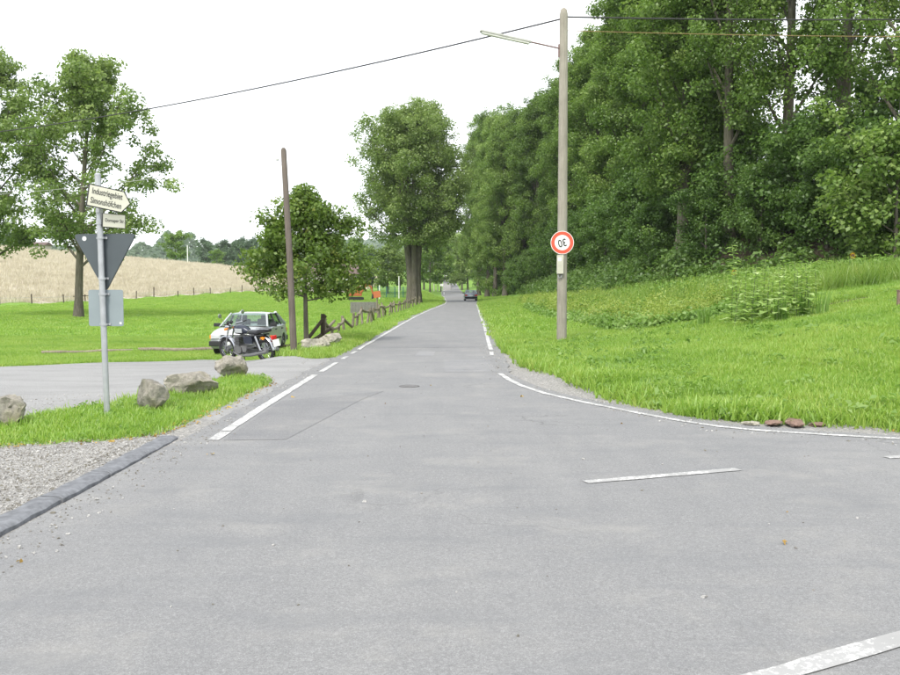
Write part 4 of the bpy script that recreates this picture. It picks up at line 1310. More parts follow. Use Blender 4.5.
for i in range(nn):
    a = 2 * math.pi * i / nn
    for r0_, z_ in ((0.298, 0.0005), (0.298, 0.0022), (0.205, 0.0022), (0.205, 0.0005)):
        rg.v.append((r0_ * math.cos(a), r0_ * math.sin(a), z_))
for i in range(nn):
    for k in range(4):
        a, b = i * 4 + k, i * 4 + (k + 1) % 4
        c_, d_ = ((i + 1) % nn) * 4 + (k + 1) % 4, ((i + 1) % nn) * 4 + k
        rg.f.append((a, b, c_, d_))
rg = rg.build('red_ring', M['red'], ls); rg.matrix_local = face_m
dg = link('digits', text_mesh('30', 0.29, M['black'], 'digits', 0.82, 0.004), ls)
dg.matrix_local = face_m @ Matrix.Rotation(R(180 + 13), 4, 'Z') @ Matrix.Translation((0, 0, 0.003))
for zz in (-0.14, 0.14):
    MB().box((0.02, 0.012, zz), (0.30, 0.012, 0.03)).build('bracket', M['galv'], ls)
bx = thing('junction_box', 'slim pale grey cable box under the round sign on the pole', 'cable box', (UX - 0.075, UY - 0.17, 2.02), 0)
MB().box((0, 0, 0.26), (0.175, 0.10, 0.50)).build('housing', M['box_grey'], bx, bevel=0.012)
MB().box((-0.02, -0.052, 0.40), (0.09, 0.004, 0.10)).build('label_plate', M['white'], bx)
MB().box((0, 0, 0.004), (0.14, 0.08, 0.02)).build('base', M['trim'], bx)
MB().tube([(0.05, 0.02, 0.0), (0.03, 0.0, -0.08), (-0.03, 0, -0.10), (-0.05, 0, -0.04), (-0.03, 0.0, 0.0)], 0.012, 6).build('cable_loop', M['galv'], bx)
lz = 8.05
lp = thing('street_lamp', 'long fluorescent street lamp on an arm from the grey pole', 'street lamp', (UX, UY, lz), 0)
ax, ay = -0.90, -0.43
L0 = Vector((-0.12, -0.02, 0.0)); 
dirv = Vector((-1.0, -0.12, 0.185)).normalized()
MB().tube([L0, L0 + dirv * 0.80], 0.022, 8).build('arm', M['lamp_arm'], lp)
MB().box((-0.125, 0, -0.06), (0.04, 0.06, 0.34)).build('bracket', M['lamp_arm'], lp)
q_ = dirv.to_track_quat('X', 'Z').to_matrix().to_4x4()
hm = Matrix.Translation(L0 + dirv * 1.48) @ q_
hs_o = MB().prism([(-0.70, -0.075), (0.70, -0.075), (0.70, 0.075), (-0.70, 0.075)], 0.06).build('housing', M['lamp_grey'], lp, bevel=0.02); hs_o.matrix_local = hm
df = MB().prism([(-0.66, -0.06), (0.66, -0.06), (0.64, 0.06), (-0.66, 0.06)], 0.05).build('diffuser', M['diffuser'], lp, bevel=0.02); df.matrix_local = hm @ Matrix.Translation((0, 0, -0.05))

def wire(name, a, b, sag, r, mat, label, n=28):
    a, b = Vector(a), Vector(b)
    pts = []
    for i in range(n + 1):
        t = i / n
        p = a.lerp(b, t); p.z -= sag * 4 * t * (1 - t)
        pts.append(p)
    return tag(MB().tube(pts, r, 5).build(name, mat), label, 'cable')
wire('power_cable', (UX - 0.10, UY, 8.82), (-25.5, 44.0, 8.6), 0.45, 0.022, M['cable'], 'black overhead cable from the grey pole to upper left')
wire('power_cable', (UX + 0.10, UY, 8.88), (20.5, 27.0, 9.55), 0.12, 0.022, M['cable'], 'black overhead cable from the grey pole to the right')
wire('power_cable', (UX + 0.10, UY, 8.52), (20.5, 27.0, 8.95), 0.10, 0.010, M['cable_rust'], 'thin rusty cable below the right black cable')
PX0, PY0 = at_dir(294, 23.3), 23.3
PZ0 = tz(PX0, PY0)
wp = MB().tube([(0, 0, -0.4), (-0.11, 0, 2.6), (-0.23, 0, 5.10 - PZ0), (-0.232, 0, 5.16 - PZ0)], [0.088, 0.080, 0.070, 0.04], 14).build('leaning_pole', M['brown_wood'], smooth=True)
wp.location = (PX0, PY0, PZ0)
tag(wp, 'short leaning dark brown wooden pole behind the motorcycle', 'pole')
ins = MB().tube([(0, 0, 0), (-0.10, -0.02, 0.02), (-0.10, -0.02, 0.12)], 0.012, 6).lathe([(0.03, 0), (0.045, 0.03), (0.03, 0.07), (0.0, 0.08)], 10, Matrix.Translation((-0.10, -0.02, 0.10)))
ino = ins.build('insulator', M['white'], wp); ino.location = (-0.29, 0, 4.75 - PZ0)
wire('phone_wire', (PX0 - 0.33, PY0 - 0.02, 4.85), (-30, 42.0, 5.9), 0.5, 0.006, M['cable_pale'], 'faint thin wire from the leaning pole to the left')

# ------------------------------------------------------------------ fences
def fence_x(y): return float(np.interp(y, [28, 40, 60, 80, 105], [-4.25, -4.15, -3.85, -3.55, -3.15]))
fo = thing('broken_fence', 'weathered broken wooden post and rail fence along the left verge', 'fence', (fence_x(28), 28, tz(fence_x(28), 28)))
bx0 = Vector(fo.location)
def lp_(x, y, z): return Vector((x, y, z)) - bx0
rr_ = random.Random(5)
posts = []
y = 30.2
while y < 100:
    x = fence_x(y) + rr_.uniform(-0.06, 0.06)
    g = tz(x, y)
    h = rr_.uniform(0.72, 0.95) if y > 36 else rr_.uniform(0.42, 0.9)
    lx, ly = rr_.uniform(-0.16, 0.16), rr_.uniform(-0.2, 0.2)
    top = (x + lx, y + ly, g + h)
    MB().tube([lp_(x, y, g - 0.2), lp_(*top)], [0.065, 0.055], 8).build('post', M['fence_wood'], fo)
    posts.append((x, y, g, h, lx, ly))
    y += rr_.uniform(1.7, 2.3) if y < 60 else rr_.uniform(2.4, 3.4)
for i in range(len(posts) - 1):
    a, b = posts[i], posts[i + 1]
    if rr_.random() < 0.16:
        continue
    za = a[2] + a[3] * rr_.uniform(0.72, 0.9); zb = b[2] + b[3] * rr_.uniform(0.72, 0.9)
    if rr_.random() < 0.18: zb = b[2] + 0.1
    MB().tube([lp_(a[0] + a[4] * .8, a[1], za), lp_((a[0] + b[0]) / 2 + 0.03, (a[1] + b[1]) / 2, (za + zb) / 2 - 0.03), lp_(b[0] + b[4] * .8, b[1] + 0.1, zb)], [0.06, 0.055, 0.05], 7).build('rail', M['fence_wood'], fo)
# collapsed end: dark leaning rails and a forked post
g = tz(-4.2, 29.6)
MB().tube([lp_(-4.62, 29.0, g + 0.02), lp_(-4.05, 29.9, g + 0.88)], [0.06, 0.055], 7).build('rail', M['dark_wood'], fo)
MB().tube([lp_(-4.14, 29.8, g - 0.2), lp_(-4.12, 29.82, g + 0.95)], [0.075, 0.07], 8).build('post', M['dark_wood'], fo)
MB().tube([lp_(-4.45, 28.6, g + 0.05), lp_(-3.98, 30.6, g + 0.42)], [0.06, 0.05], 7).build('rail', M['dark_wood'], fo)
MB().tube([lp_(-4.3, 29.0, g + 0.08), lp_(-4.1, 32.6, g + 0.62)], [0.06, 0.05], 7).build('rail', M['fence_wood'], fo)

# logs bordering the lot
def log(name, label, a, b, r, mat, n=7):
    pts = []
    for i in range(n):
        t = i / (n - 1); x, y = a[0] + (b[0] - a[0]) * t, a[1] + (b[1] - a[1]) * t
        pts.append((x, y, tz(x, y) + r * 0.8 + 0.015 * math.sin(i * 1.9)))
    return tag(MB().tube(pts, [r * (1 - 0.06 * (i % 2)) for i in range(n)], 10).build(name, mat, smooth=True), label, 'log', 'logs edging the lot')
log('log_barrier', 'long thin log lying on grass left of the parked car', (-10.6, 31.2), (-7.5, 32.2), 0.085, M['fence_wood'])
log('log_barrier', 'log behind the sign post, farthest left of the edging logs', (-13.4, 30.1), (-10.75, 31.1), 0.07, M['fence_wood'])
log('log_barrier', 'log between the parked car and the lime trunk', (-5.75, 31.6), (-4.5, 30.2), 0.085, M['dark_wood'])

# pasture fence in front of the stubble hill: thin posts and a wire
pf = thing('pasture_fence', 'row of thin posts with wire along the foot of the stubble field', 'fence', (HF0[0], HF0[1], tz(*HF0)))
pb = Vector(pf.location)
ptops = []
for i, s in enumerate(list(np.arange(-14, 70, 4.6)) + list(np.arange(72, 120, 6))):
    x, y = HF0 + HFD * s + HFN * (-0.5 + 0.4 * math.sin(i * 2.3))
    g = tz(x, y); h = (0.85 + 0.4 * ((i * 37) % 10) / 10) * (1.5 if i == 9 else 1)
    MB().tube([Vector((x, y, g - 0.2)) - pb, Vector((x + 0.05 * math.sin(i), y, g + h)) - pb], 0.065, 6).build('post', M['dark_wood'], pf)
    ptops.append(Vector((x, y, g + 0.75)) - pb)
MB().tube(ptops, 0.012, 4).build('wire', M['galv'], pf)
a_, b_ = HF0 + HFD * 10.2 + HFN * (-1.2), HF0 + HFD * 17 + HFN * (-1.2)
MB().tube([Vector((a_[0], a_[1], tz(*a_) + 0.8)) - pb, Vector((b_[0], b_[1], tz(*b_) + 0.85)) - pb], 0.05, 6).build('rail', M['dark_wood'], pf)
for s in range(1, 8):
    x, y = HF0[0] - 4.2 * s, HF0[1] - 0.6 * s
    if s % 2:
        g = tz(x, y)
        MB().tube([Vector((x, y, g - 0.2)) - pb, Vector((x, y, g + 1.1)) - pb], 0.07, 6).build('post', M['dark_wood'], pf)
x, y = at_dir(188, 215), 215
o = MB().tube([(0, 0, -0.3), (0, 0, 4.3)], [0.11, 0.09], 8).build('marker_post', M['white']); o.location = (x, y, tz(x, y))
tag(o, 'slim white post on the far hill next to the lone light green tree', 'post')

# ------------------------------------------------------------------ trough, orange board, excavator, building, mesh fence, lamp posts
tx, ty = at_dir(364, 72), 72
tr_ = thing('water_trough', 'ribbed grey concrete trough in the pasture', 'trough', (tx, ty, tz(tx, ty)), R(6))
MB().box((0, 0.42, 0.42), (2.15, 0.10, 0.92)).box((0, -0.42, 0.42), (2.15, 0.10, 0.92)).box((-1.03, 0, 0.42), (0.09, 0.74, 0.92)).box((1.03, 0, 0.42), (0.09, 0.74, 0.92)).box((0, 0, 0.05), (1.96, 0.73, 0.1)).build('basin', M['concrete'], tr_)
rib = MB().box((0, 0, 0), (0.11, 0.05, 0.86)).mesh('rib', M['concrete'])
for i in range(9):
    o = link('rib', rib, tr_); o.location = (-0.98 + i * 0.245, -0.496, 0.42)
ox, oy = at_dir(377, 71), 71
ob = thing('orange_board', 'orange board on a pale post beside the concrete trough', 'sign', (ox, oy, tz(ox, oy)))
MB().tube([(0, 0, -0.2), (0, 0, 1.35)], 0.06, 8).build('post', M['fence_wood'], ob)
MB().prism(rounded_poly([(-0.28, -0.25), (0.28, -0.25), (0.28, 0.25), (-0.28, 0.25)], 0.05), 0.03, Matrix.Translation((0, -0.08, 1.48)) @ Matrix.Rotation(R(90), 4, 'X') @ Matrix.Rotation(R(8), 4, 'Z')).build('board', M['orange'], ob)

ex, ey = at_dir(356, 118), 118
exc = thing('excavator', 'small orange digger standing beyond the concrete trough', 'excavator', (ex, ey, tz(ex, ey)), R(10))
for s_ in (-1, 1):
    MB().prism(rounded_poly([(-0.95, 0), (0.95, 0), (0.95, 0.42), (-0.95, 0.42)], 0.2), 0.32, Matrix.Translation((0, s_ * 0.6, 0)) @ Matrix.Rotation(R(90), 4, 'X')).build('track', M['trim'], exc)
MB().box((-0.15, 0, 0.85), (1.7, 1.35, 0.65)).box((-0.75, 0, 1.2), (0.7, 1.3, 0.35)).build('body', M['orange'], exc, bevel=0.06)
cb_ = MB().box((0.05, 0.3, 1.62), (0.85, 0.72, 0.95), taper=0.88).build('cab', M['orange'], exc, bevel=0.04)
MB().box((0.05, -0.065, 1.68), (0.62, 0.02, 0.6)).box((0.48, 0.3, 1.68), (0.02, 0.5, 0.6)).build('window', M['glass'], cb_)
MB().tube([(0.6, -0.2, 0.95), (1.3, -0.2, 1.95), (1.9, -0.2, 1.75)], [0.16, 0.13, 0.11], 6).build('boom', M['orange'], exc)
MB().tube([(1.9, -0.2, 1.8), (2.15, -0.2, 0.75)], [0.11, 0.08], 6).build('dipper', M['orange'], exc)
MB().prism([(1.95, 0.15), (2.4, 0.3), (2.35, 0.8), (2.05, 0.8)], 0.5, Matrix.Translation((0, -0.2, 0)) @ Matrix.Rotation(R(90), 4, 'X')).build('bucket', M['trim'], exc)

bxx, byy = at_dir(322, 150), 150
fb = thing('farm_building', 'low greyish building half hidden behind the lime crown', 'building', (bxx, byy, tz(bxx, byy)), R(8))
MB().box((0, 0, 1.4), (11, 6, 3.2)).build('wall', M['wall_grey'], fb)
MB().add([(-5.9, -3.5, 2.9), (5.9, -3.5, 2.9), (5.9, 3.5, 2.9), (-5.9, 3.5, 2.9), (-5.9, 0, 4.6), (5.9, 0, 4.6)], [(0, 1, 5, 4), (2, 3, 4, 5), (1, 2, 5), (3, 0, 4), (0, 3, 2, 1)]).build('roof', M['roof_dark'], fb)
for x in (-3.6, -1.2, 1.2, 3.6):
    w_ = MB().box((x, -3.03, 1.6), (1.1, 0.08, 1.0)).build('window', M['white'], fb)
    MB().box((x, -3.075, 1.6), (0.9, 0.02, 0.8)).build('pane', M['glass'], w_)
hx, hy = at_dir(36, 205), 205
hb = thing('field_barn', 'low grey shed on the hill crest at far left', 'shed', (hx, hy, tz(hx, hy)), R(-5))
MB().box((0, 0, 0.9), (6, 3, 1.8)).build('wall', M['wall_grey'], hb)
MB().add([(-3.3, -1.8, 1.75), (3.3, -1.8, 1.75), (3.3, 1.8, 1.75), (-3.3, 1.8, 1.75), (-3.3, 0, 2.5), (3.3, 0, 2.5)], [(0, 1, 5, 4), (2, 3, 4, 5), (1, 2, 5), (3, 0, 4), (0, 3, 2, 1)]).build('roof', M['roof_dark'], hb)
MB().box((-1.8, -1.53, 0.8), (1.2, 0.06, 1.5)).build('door', M['trim'], hb)

mf = thing('mesh_fence', 'green wire mesh fence left of the huge trunk', 'fence', (at_dir(378, 126), 126, tz(at_dir(378, 126), 126)))
for i in range(5):
    MB().tube([(i * 1.15, 0, -0.1), (i * 1.15, 0, 1.55)], 0.05, 6).build('post', M['green_wire'], mf)
    if i < 4:
        m_ = MB()
        for k in range(9):
            m_.box((i * 1.15 + 0.06 + k * 0.128, 0, 0.75), (0.03, 0.02, 1.4))
        for k in range(5):
            m_.box((i * 1.15 + 0.575, 0.022, 0.1 + k * 0.33), (1.05, 0.02, 0.03))
        m_.build('panel', M['green_wire'], mf)
for px, d, h, lab in ((379.5, 120, 1.9, 'short white post right of the orange digger'), (399, 122, 3.0, 'tall white post left of the huge trunk')):
    x = at_dir(px, d)
    o = MB().tube([(0, 0, -0.2), (0, 0, h)], 0.07, 8).build('white_post', M['white']); o.location = (x, d, tz(x, d)); tag(o, lab, 'post')
for px, d, lab in ((434.0, 228, 'left of two pale lamp posts at the bend'), (437.7, 236, 'right of two pale lamp posts at the bend')):
    x = at_dir(px, d)
    t_ = thing('lamp_post', lab, 'lamp post', (x, d, tz(x, d)), group='lamp posts at the bend')
    MB().tube([(0, 0, -0.2), (0, 0, 8.4)], [0.13, 0.09], 8).build('pole', M['box_grey'], t_)
    MB().tube([(0, 0, 8.3), (0.5, 0, 8.55)], 0.05, 6).build('arm', M['box_grey'], t_)
    MB().box((0.85, 0, 8.58), (0.75, 0.25, 0.14)).build('lamp_head', M['lamp_grey'], t_)
x, d = at_dir(441.5, 215), 215
t_ = thing('small_road_sign', 'small pale road sign at the left of the bend', 'road sign', (x, d, tz(x, d)))
MB().tube([(0, 0, -0.1), (0, 0, 2.1)], 0.06, 6).build('pole', M['galv'], t_)
MB().box((0, -0.07, 2.1), (0.75, 0.03, 0.55)).build('plate', M['white'], t_)
x, d = at_dir(444, 205), 205
t_ = thing('delineator_post', 'white roadside marker post at the bend', 'marker post', (x, d, tz(x, d)))
MB().prism([(-0.07, -0.06), (0.07, -0.06), (0.0, 0.07)], 1.1, Matrix.Translation((0, 0, 0.5))).build('post', M['white'], t_)
MB().box((0, -0.066, 0.75), (0.10, 0.01, 0.2)).build('band', M['black'], t_)
x, d = 9.87, 20.2
rp = thing('red_post', 'short reddish post at the right edge of the photo', 'post', (x, d, tz(x, d)))
MB().box((0, 0, 0.14), (0.10, 0.10, 0.44)).build('post', M['red_rock'], rp, bevel=0.008)
MB().box((0, 0, 0.375), (0.115, 0.115, 0.03)).build('cap', M['red_rock'], rp, bevel=0.006)

# ------------------------------------------------------------------ garden plants
def stalk_plant(name, label, x, y, h, seed, flower=False, group='tall leafy plants in the garden'):
    r_ = np.random.default_rng(seed)
    o = thing(name, label, 'plant', (x, y, tz(x, y)), r_.uniform(0, 6), group)
    lx, ly = r_.normal(0, 0.07, 2)
    MB().tube([(0, 0, -0.05), (lx * .4, ly * .4, h * .5), (lx, ly, h)], [0.014, 0.012, 0.007], 6).build('stem', M['stem'], o)
    n = int(24 * h)
    V, F, T = [], [], []
    for i in range(n):
        t = 0.12 + 0.88 * i / n
        a = i * 2.4 + r_.uniform(-.4, .4)
        L_ = 0.30 * (1.15 - 0.62 * t) * r_.uniform(0.8, 1.2)
        b = np.array((lx * t, ly * t, h * t)); dr = np.array((math.cos(a), math.sin(a), r_.uniform(0.1, 0.5)))
        w = np.array((-math.sin(a), math.cos(a), 0)) * L_ * 0.36
        pts = [b, b + dr * L_ * .45 + w, b + dr * L_ * .45 - w, b + dr * L_ * 1.05 - np.array((0, 0, L_ * 0.35)), b + dr * L_ * 0.5 - np.array((0, 0, 0.02))]
        k = len(V)
        V += pts
        F += [(k, k + 1, k + 4), (k, k + 4, k + 2), (k + 1, k + 3, k + 4), (k + 4, k + 3, k + 2)]
        T += [float(np.clip(r_.normal(0.5, 0.25), 0, 1))] * 4
    link('leaves', mesh_np('leaves', V, F, M['leaf_stalk'], {'tint': ('FLOAT', 'FACE', np.array(T, np.float32))}), o)
    if flower:
        f = MB()
        for i in range(18):
            a = 2 * math.pi * i / 18
            f.add([(0.05 * math.cos(a - .15), 0.05 * math.sin(a - .15), 0), (0.05 * math.cos(a + .15), 0.05 * math.sin(a + .15), 0), (0.14 * math.cos(a), 0.14 * math.sin(a), 0.015), (0.09 * math.cos(a), 0.09 * math.sin(a), 0.02)], [(0, 1, 3), (1, 2, 3), (2, 0, 3)])
        fo_ = f.build('flower_head', M['flower_yellow'], o); fo_.matrix_local = Matrix.Rotation(-o.rotation_euler.z, 4, 'Z') @ Matrix.Translation((lx, ly - 0.03, h)) @ Matrix.Rotation(R(75), 4, 'X')
        d_ = MB().lathe([(0.065, 0.0), (0.065, 0.02), (0.03, 0.032), (0, 0.034)], 14).build('flower_disc', M['flower_brown'], fo_)
    return o
M['leaf_stalk'] = leaf_mat('leaf_stalk', (0.20, 0.32, 0.08), (0.33, 0.47, 0.15), (0.50, 0.60, 0.30), transl=0.4)
M['stem'] = plain('plant_stem', (0.16, 0.22, 0.07), 0.7)
pr = random.Random(12)
for i in range(22):
    px = 732 + i * 3.7 + pr.uniform(-2, 2)
    d = 21.8 + pr.uniform(-0.7, 2.2)
    h = pr.uniform(0.95, 1.5)
    lab = 'leafy stalk plant in the tall clump on the right verge'
    if i == 2: h, lab = 1.95, 'tallest leafy stalk rising above the garden clump'
    if i == 0: lab = 'leafy stalk plant at the left end of the garden clump'
    if i == 21: lab = 'leafy stalk plant at the right end of the garden clump'
    stalk_plant('stalk_plant', lab, at_dir(px, d), d, h, 300 + i)
stalk_plant('stalk_plant', 'slender leafy stalk standing apart right of the clump', at_dir(817, 23), 23, 1.05, 331)
stalk_plant('sunflower', 'yellow flowering sunflower on the garden crest', at_dir(848, 33), 33, 0.95, 340, True, None)
stalk_plant('sunflower', 'small yellow sunflower left of the taller flowering one', at_dir(735, 36), 36, 0.9, 341, True, None)
for i, (px, d, lab) in enumerate(((703, 24.0, 'upright sword leaved clump left of the leafy stalks'), (782, 21.3, 'sword leaved clump in front of the leafy stalks'), (806, 21.8, 'sword leaved clump right of the leafy stalks'), (822, 21.6, 'rightmost sword leaved clump beside bare soil'))):
    x = at_dir(px, d)
    me = blade_tuft('sword_leaves', M['leaf_garden'], 34, 0.62, 0.16, 0.035, 0.35, 350 + i).data
    o = link('sword_leaf_clump', me); o.location = (x, d, tz(x, d)); tag(o, lab, 'plant', 'sword leaved clumps')

# ------------------------------------------------------------------ vehicles
def arc_pts(cx, cz, r, a0, a1, n):
    return [(cx + r * math.cos(a0 + (a1 - a0) * i / n), cz + r * math.sin(a0 + (a1 - a0) * i / n)) for i in range(n + 1)]

def wheel(parent, loc, r, w, hub='rim', rz=0.0):
    o = bpy.data.objects.new('wheel', None); col.objects.link(o); o.parent = parent; o.location = loc; o.empty_display_size = 0.1
    o.rotation_euler = (R(90), 0, rz)
    MB().lathe([(r * 0.62, -w / 2), (r * 0.93, -w / 2), (r, -w * 0.36), (r, w * 0.36), (r * 0.93, w / 2), (r * 0.62, w / 2)], 28).build('tyre', M['tyre'], o, smooth=True)
    m = MB().lathe([(r * 0.64, -w * 0.42), (r * 0.60, -w * 0.52), (r * 0.50, -w * 0.40), (r * 0.18, -w * 0.46), (r * 0.16, -w * 0.54), (0, -w * 0.54)], 24)
    m.lathe([(0, w * 0.54), (r * 0.16, w * 0.54), (r * 0.18, w * 0.46), (r * 0.50, w * 0.40), (r * 0.60, w * 0.52), (r * 0.64, w * 0.42)], 24)
    m.build('rim', M['rim'], o, smooth=True)
    return o

def make_car(name, label, loc, rz, paint, rear_view=False):
    """forward = +X"""
    o = thing(name, label, 'car', loc, rz)
    HW = 0.82
    fx, rx, wr = 1.26, -1.24, 0.29
    prof = [(1.93, 0.24), (1.99, 0.34), (1.985, 0.56), (1.96, 0.70), (1.88, 0.755), (1.5, 0.83), (0.95, 0.90), (0.2, 0.915), (-0.8, 0.93), (-1.72, 0.945), (-1.90, 0.88), (-1.97, 0.60), (-1.96, 0.36), (-1.90, 0.27)]
    bot = [(-1.62, 0.24)] + arc_pts(rx, 0.29, 0.345, R(195), R(-15), 10) + [(-0.6, 0.19), (0.6, 0.19)] + arc_pts(fx, 0.29, 0.345, R(195), R(-15), 10) + [(1.65, 0.22)]
    poly = prof + bot
    slices = [(-HW, 0.985), (-HW + 0.025, 0.995), (-HW + 0.10, 1.0), (-0.4, 1.003), (0, 1.004), (0.4, 1.003), (HW - 0.10, 1.0), (HW - 0.025, 0.995), (HW, 0.985)]
    m = MB()
    npt = len(poly)
    for (yy, k) in slices:
        edge = (abs(yy) / HW) ** 6
        for j, (x, z) in enumerate(poly):
            top = z > 0.74
            bow = 0.10 * (abs(yy) / HW) ** 2.5 * max(0, (abs(x) - 1.4) / 0.6)
            zz = z - (0.045 * edge if top else 0) + (0.02 * (1 - (yy / HW) ** 2) if top else 0)
            tumb = 1.0 - (0.035 * max(0, (z - 0.55) / 0.4)) - (0.03 * max(0, (0.45 - z) / 0.25)) - 0.05 * max(0, (abs(x) - 1.5) / 0.5) ** 2
            m.v.append((x - math.copysign(bow, x), yy * tumb, zz))
    for s_ in range(len(slices) - 1):
        for j in range(npt):
            a, b = s_ * npt + j, s_ * npt + (j + 1) % npt
            m.f.append((a, b, b + npt, a + npt))
    m.f.append(tuple(range(npt))); m.f.append(tuple(reversed(range((len(slices) - 1) * npt, len(slices) * npt))))
    body = m.build('body', paint, o, smooth=True)
    # cabin corners
    B = {'wf': (0.92, 0.905), 'rf': (0.22, 1.345), 'rr': (-1.02, 1.355), 'tr': (-1.70, 0.94)}
    bw, rw = 0.755, 0.575
    def pt(k, s_, inset=0.0):
        x, z = B[k]; w = bw if k in ('wf', 'tr') else rw
        return Vector((x, s_ * (w - inset), z))
    rf = MB()
    for i in range(6):
        t = i / 5
        x = B['rf'][0] + (B['rr'][0] - B['rf'][0]) * t
        zc = 1.35 + 0.035 * math.sin(math.pi * (0.15 + 0.7 * t))
        for s_ in (-1, -0.9, -0.4, 0.4, 0.9, 1):
            rf.v.append((x, s_ * (rw + 0.03), zc - 0.045 * abs(s_) ** 4))
        for s_ in (1, -1):
            rf.v.append((x, s_ * (rw - 0.02), zc - 0.075))
    for i in range(5):
        for k in range(8):
            a, b = i * 8 + k, i * 8 + (k + 1) % 8
            rf.f.append((a, b, b + 8, a + 8))
    rf.f.append(tuple(range(8))); rf.f.append(tuple(reversed(range(40, 48))))
    rf.build('roof', paint, o, smooth=True)
    for s_ in (-1, 1):
        MB().tube([pt('wf', s_), pt('rf', s_)], 0.034, 6).build('pillar', paint, o)
        MB().tube([pt('tr', s_), pt('rr', s_)], 0.055, 6).build('pillar', paint, o)
        MB().tube([Vector((-0.18, s_ * 0.765, 0.92)), Vector((-0.22, s_ * 0.59, 1.345))], 0.032, 6).build('pillar', M['trim'], o)
        MB().tube([Vector((-1.05, s_ * 0.765, 0.93)), Vector((-0.92, s_ * 0.60, 1.345))], 0.03, 6).build('pillar', M['trim'], o)
        def side(poly_):
            return [Vector((x, s_ * (0.765 - (z - 0.92) / 0.43 * 0.175 - 0.012), z)) for x, z in poly_]
        for pl_ in ([(0.84, 0.93), (0.24, 1.315), (-0.20, 1.33), (-0.16, 0.93)], [(-0.22, 0.93), (-0.25, 1.33), (-0.90, 1.33), (-1.02, 0.94)], [(-1.08, 0.945), (-0.96, 1.33), (-1.05, 1.32), (-1.60, 0.955)]):
            pts = side(pl_)
            MB().add(pts + [p - Vector((0, s_ * 0.006, 0)) for p in pts], [(0, 1, 2, 3), (7, 6, 5, 4), (0, 4, 5, 1), (1, 5, 6, 2), (2, 6, 7, 3), (3, 7, 4, 0)]).build('side_window', M['glass'], o)
        for dp, hx_ in (([(0.82, 0.26), (0.86, 0.86), (-0.16, 0.88), (-0.16, 0.26)], 0.0), ([(-0.19, 0.26), (-0.19, 0.88), (-1.10, 0.885), (-0.98, 0.60), (-0.80, 0.50), (-0.78, 0.26)], -0.95)):
            m = MB()
            n = len(dp)
            for th in (-0.01, 0.006):
                for (x, z) in dp:
                    tumb = 1.0 - (0.035 * max(0, (z - 0.55) / 0.4)) - (0.03 * max(0, (0.45 - z) / 0.25))
                    m.v.append((x, s_ * (HW * tumb + th), z))
            m.f = [tuple(range(n)), tuple(reversed(range(n, 2 * n)))] + [(i, (i + 1) % n, n + (i + 1) % n, n + i) for i in range(n)]
            d_ = m.build('door', paint, o)
            MB().box((hx_ - 0.05 if hx_ else -0.05, s_ * 0.822, 0.80), (0.16, 0.03, 0.035)).build('handle', M['trim'], d_)
        MB().box((0.0, s_ * 0.832, 0.50), (1.55, 0.016, 0.05)).build('side_trim', M['trim'], o)
        mr = MB().box((0.72, s_ * 0.90, 0.97), (0.09, 0.20, 0.12)).tube([(0.74, s_ * 0.76, 0.92), (0.72, s_ * 0.86, 0.95)], 0.02, 6).build('mirror', M['trim'], o, bevel=0.012)
        MB().box((1.955, s_ * 0.60, 0.625), (0.05, 0.30, 0.135)).build('headlight', M['lens'], o, bevel=0.015)
        MB().box((1.90, s_ * 0.765, 0.62), (0.09, 0.06, 0.12)).build('indicator', M['amber'], o, bevel=0.01)
        MB().box((-1.945, s_ * 0.62, 0.70), (0.06, 0.30, 0.17)).build('tail_light', M['tail_red'], o, bevel=0.012)
    def pane(name_, ks, off):
        pts = [pt(ks[0], -1, .04), pt(ks[0], 1, .04), pt(ks[1], 1, .03), pt(ks[1], -1, .03)]
        n = (pts[1] - pts[0]).cross(pts[2] - pts[1]).normalized() * 0.006
        return MB().add(pts + [p + n for p in pts], [(0, 1, 2, 3), (7, 6, 5, 4), (0, 4, 5, 1), (1, 5, 6, 2), (2, 6, 7, 3), (3, 7, 4, 0)]).build(name_, M['glass'], o)
    pane('windscreen', ('wf', 'rf'), 0)
    pane('rear_window', ('tr', 'rr'), 0)
    MB().tube([pt('wf', -1, .02) + Vector((0.02, 0, 0.012)), pt('wf', 1, .02) + Vector((0.02, 0, 0.012))], 0.02, 6).build('wiper', M['trim'], o)
    MB().box((1.975, 0, 0.40), (0.13, 1.60, 0.17)).build('bumper', M['trim'], o, bevel=0.03)
    MB().box((-1.965, 0, 0.42), (0.13, 1.60, 0.19)).build('bumper', M['trim'], o, bevel=0.03)
    gr = MB()
    for k in range(3):
        gr.box((1.968, 0, 0.59 + k * 0.045), (0.03, 0.88, 0.022))
    gr.build('grille', M['trim'], o)
    MB().box((2.045, 0, 0.41), (0.012, 0.50, 0.105)).build('number_plate', M['white'], o)
    MB().box((-1.985, 0, 0.66), (0.03, 0.50, 0.105)).build('number_plate', M['white'], o)
    for x, s_ in ((fx, -1), (fx, 1), (rx, -1), (rx, 1)):
        wheel(o, (x, s_ * 0.72, wr), wr, 0.175)
    for s_ in (-1, 1):
        sb = MB().box((-0.12, s_ * 0.36, 0.62), (0.5, 0.48, 0.22)).box((-0.42, s_ * 0.36, 0.88), (0.16, 0.48, 0.52), rot=(0, R(-12), 0)).box((-0.47, s_ * 0.36, 1.20), (0.08, 0.26, 0.14)).build('seat', M['interior'], o, bevel=0.04)
    MB().box((-1.3, 0, 0.80), (0.16, 1.25, 0.45), rot=(0, R(-15), 0)).box((-1.0, 0, 0.60), (0.5, 1.25, 0.2)).build('rear_bench', M['interior'], o, bevel=0.04)
    MB().box((0.72, 0, 0.86), (0.30, 1.36, 0.14)).build('dashboard', M['trim'], o, bevel=0.03)
    return o
cx_, cy_ = -6.72, 31.0
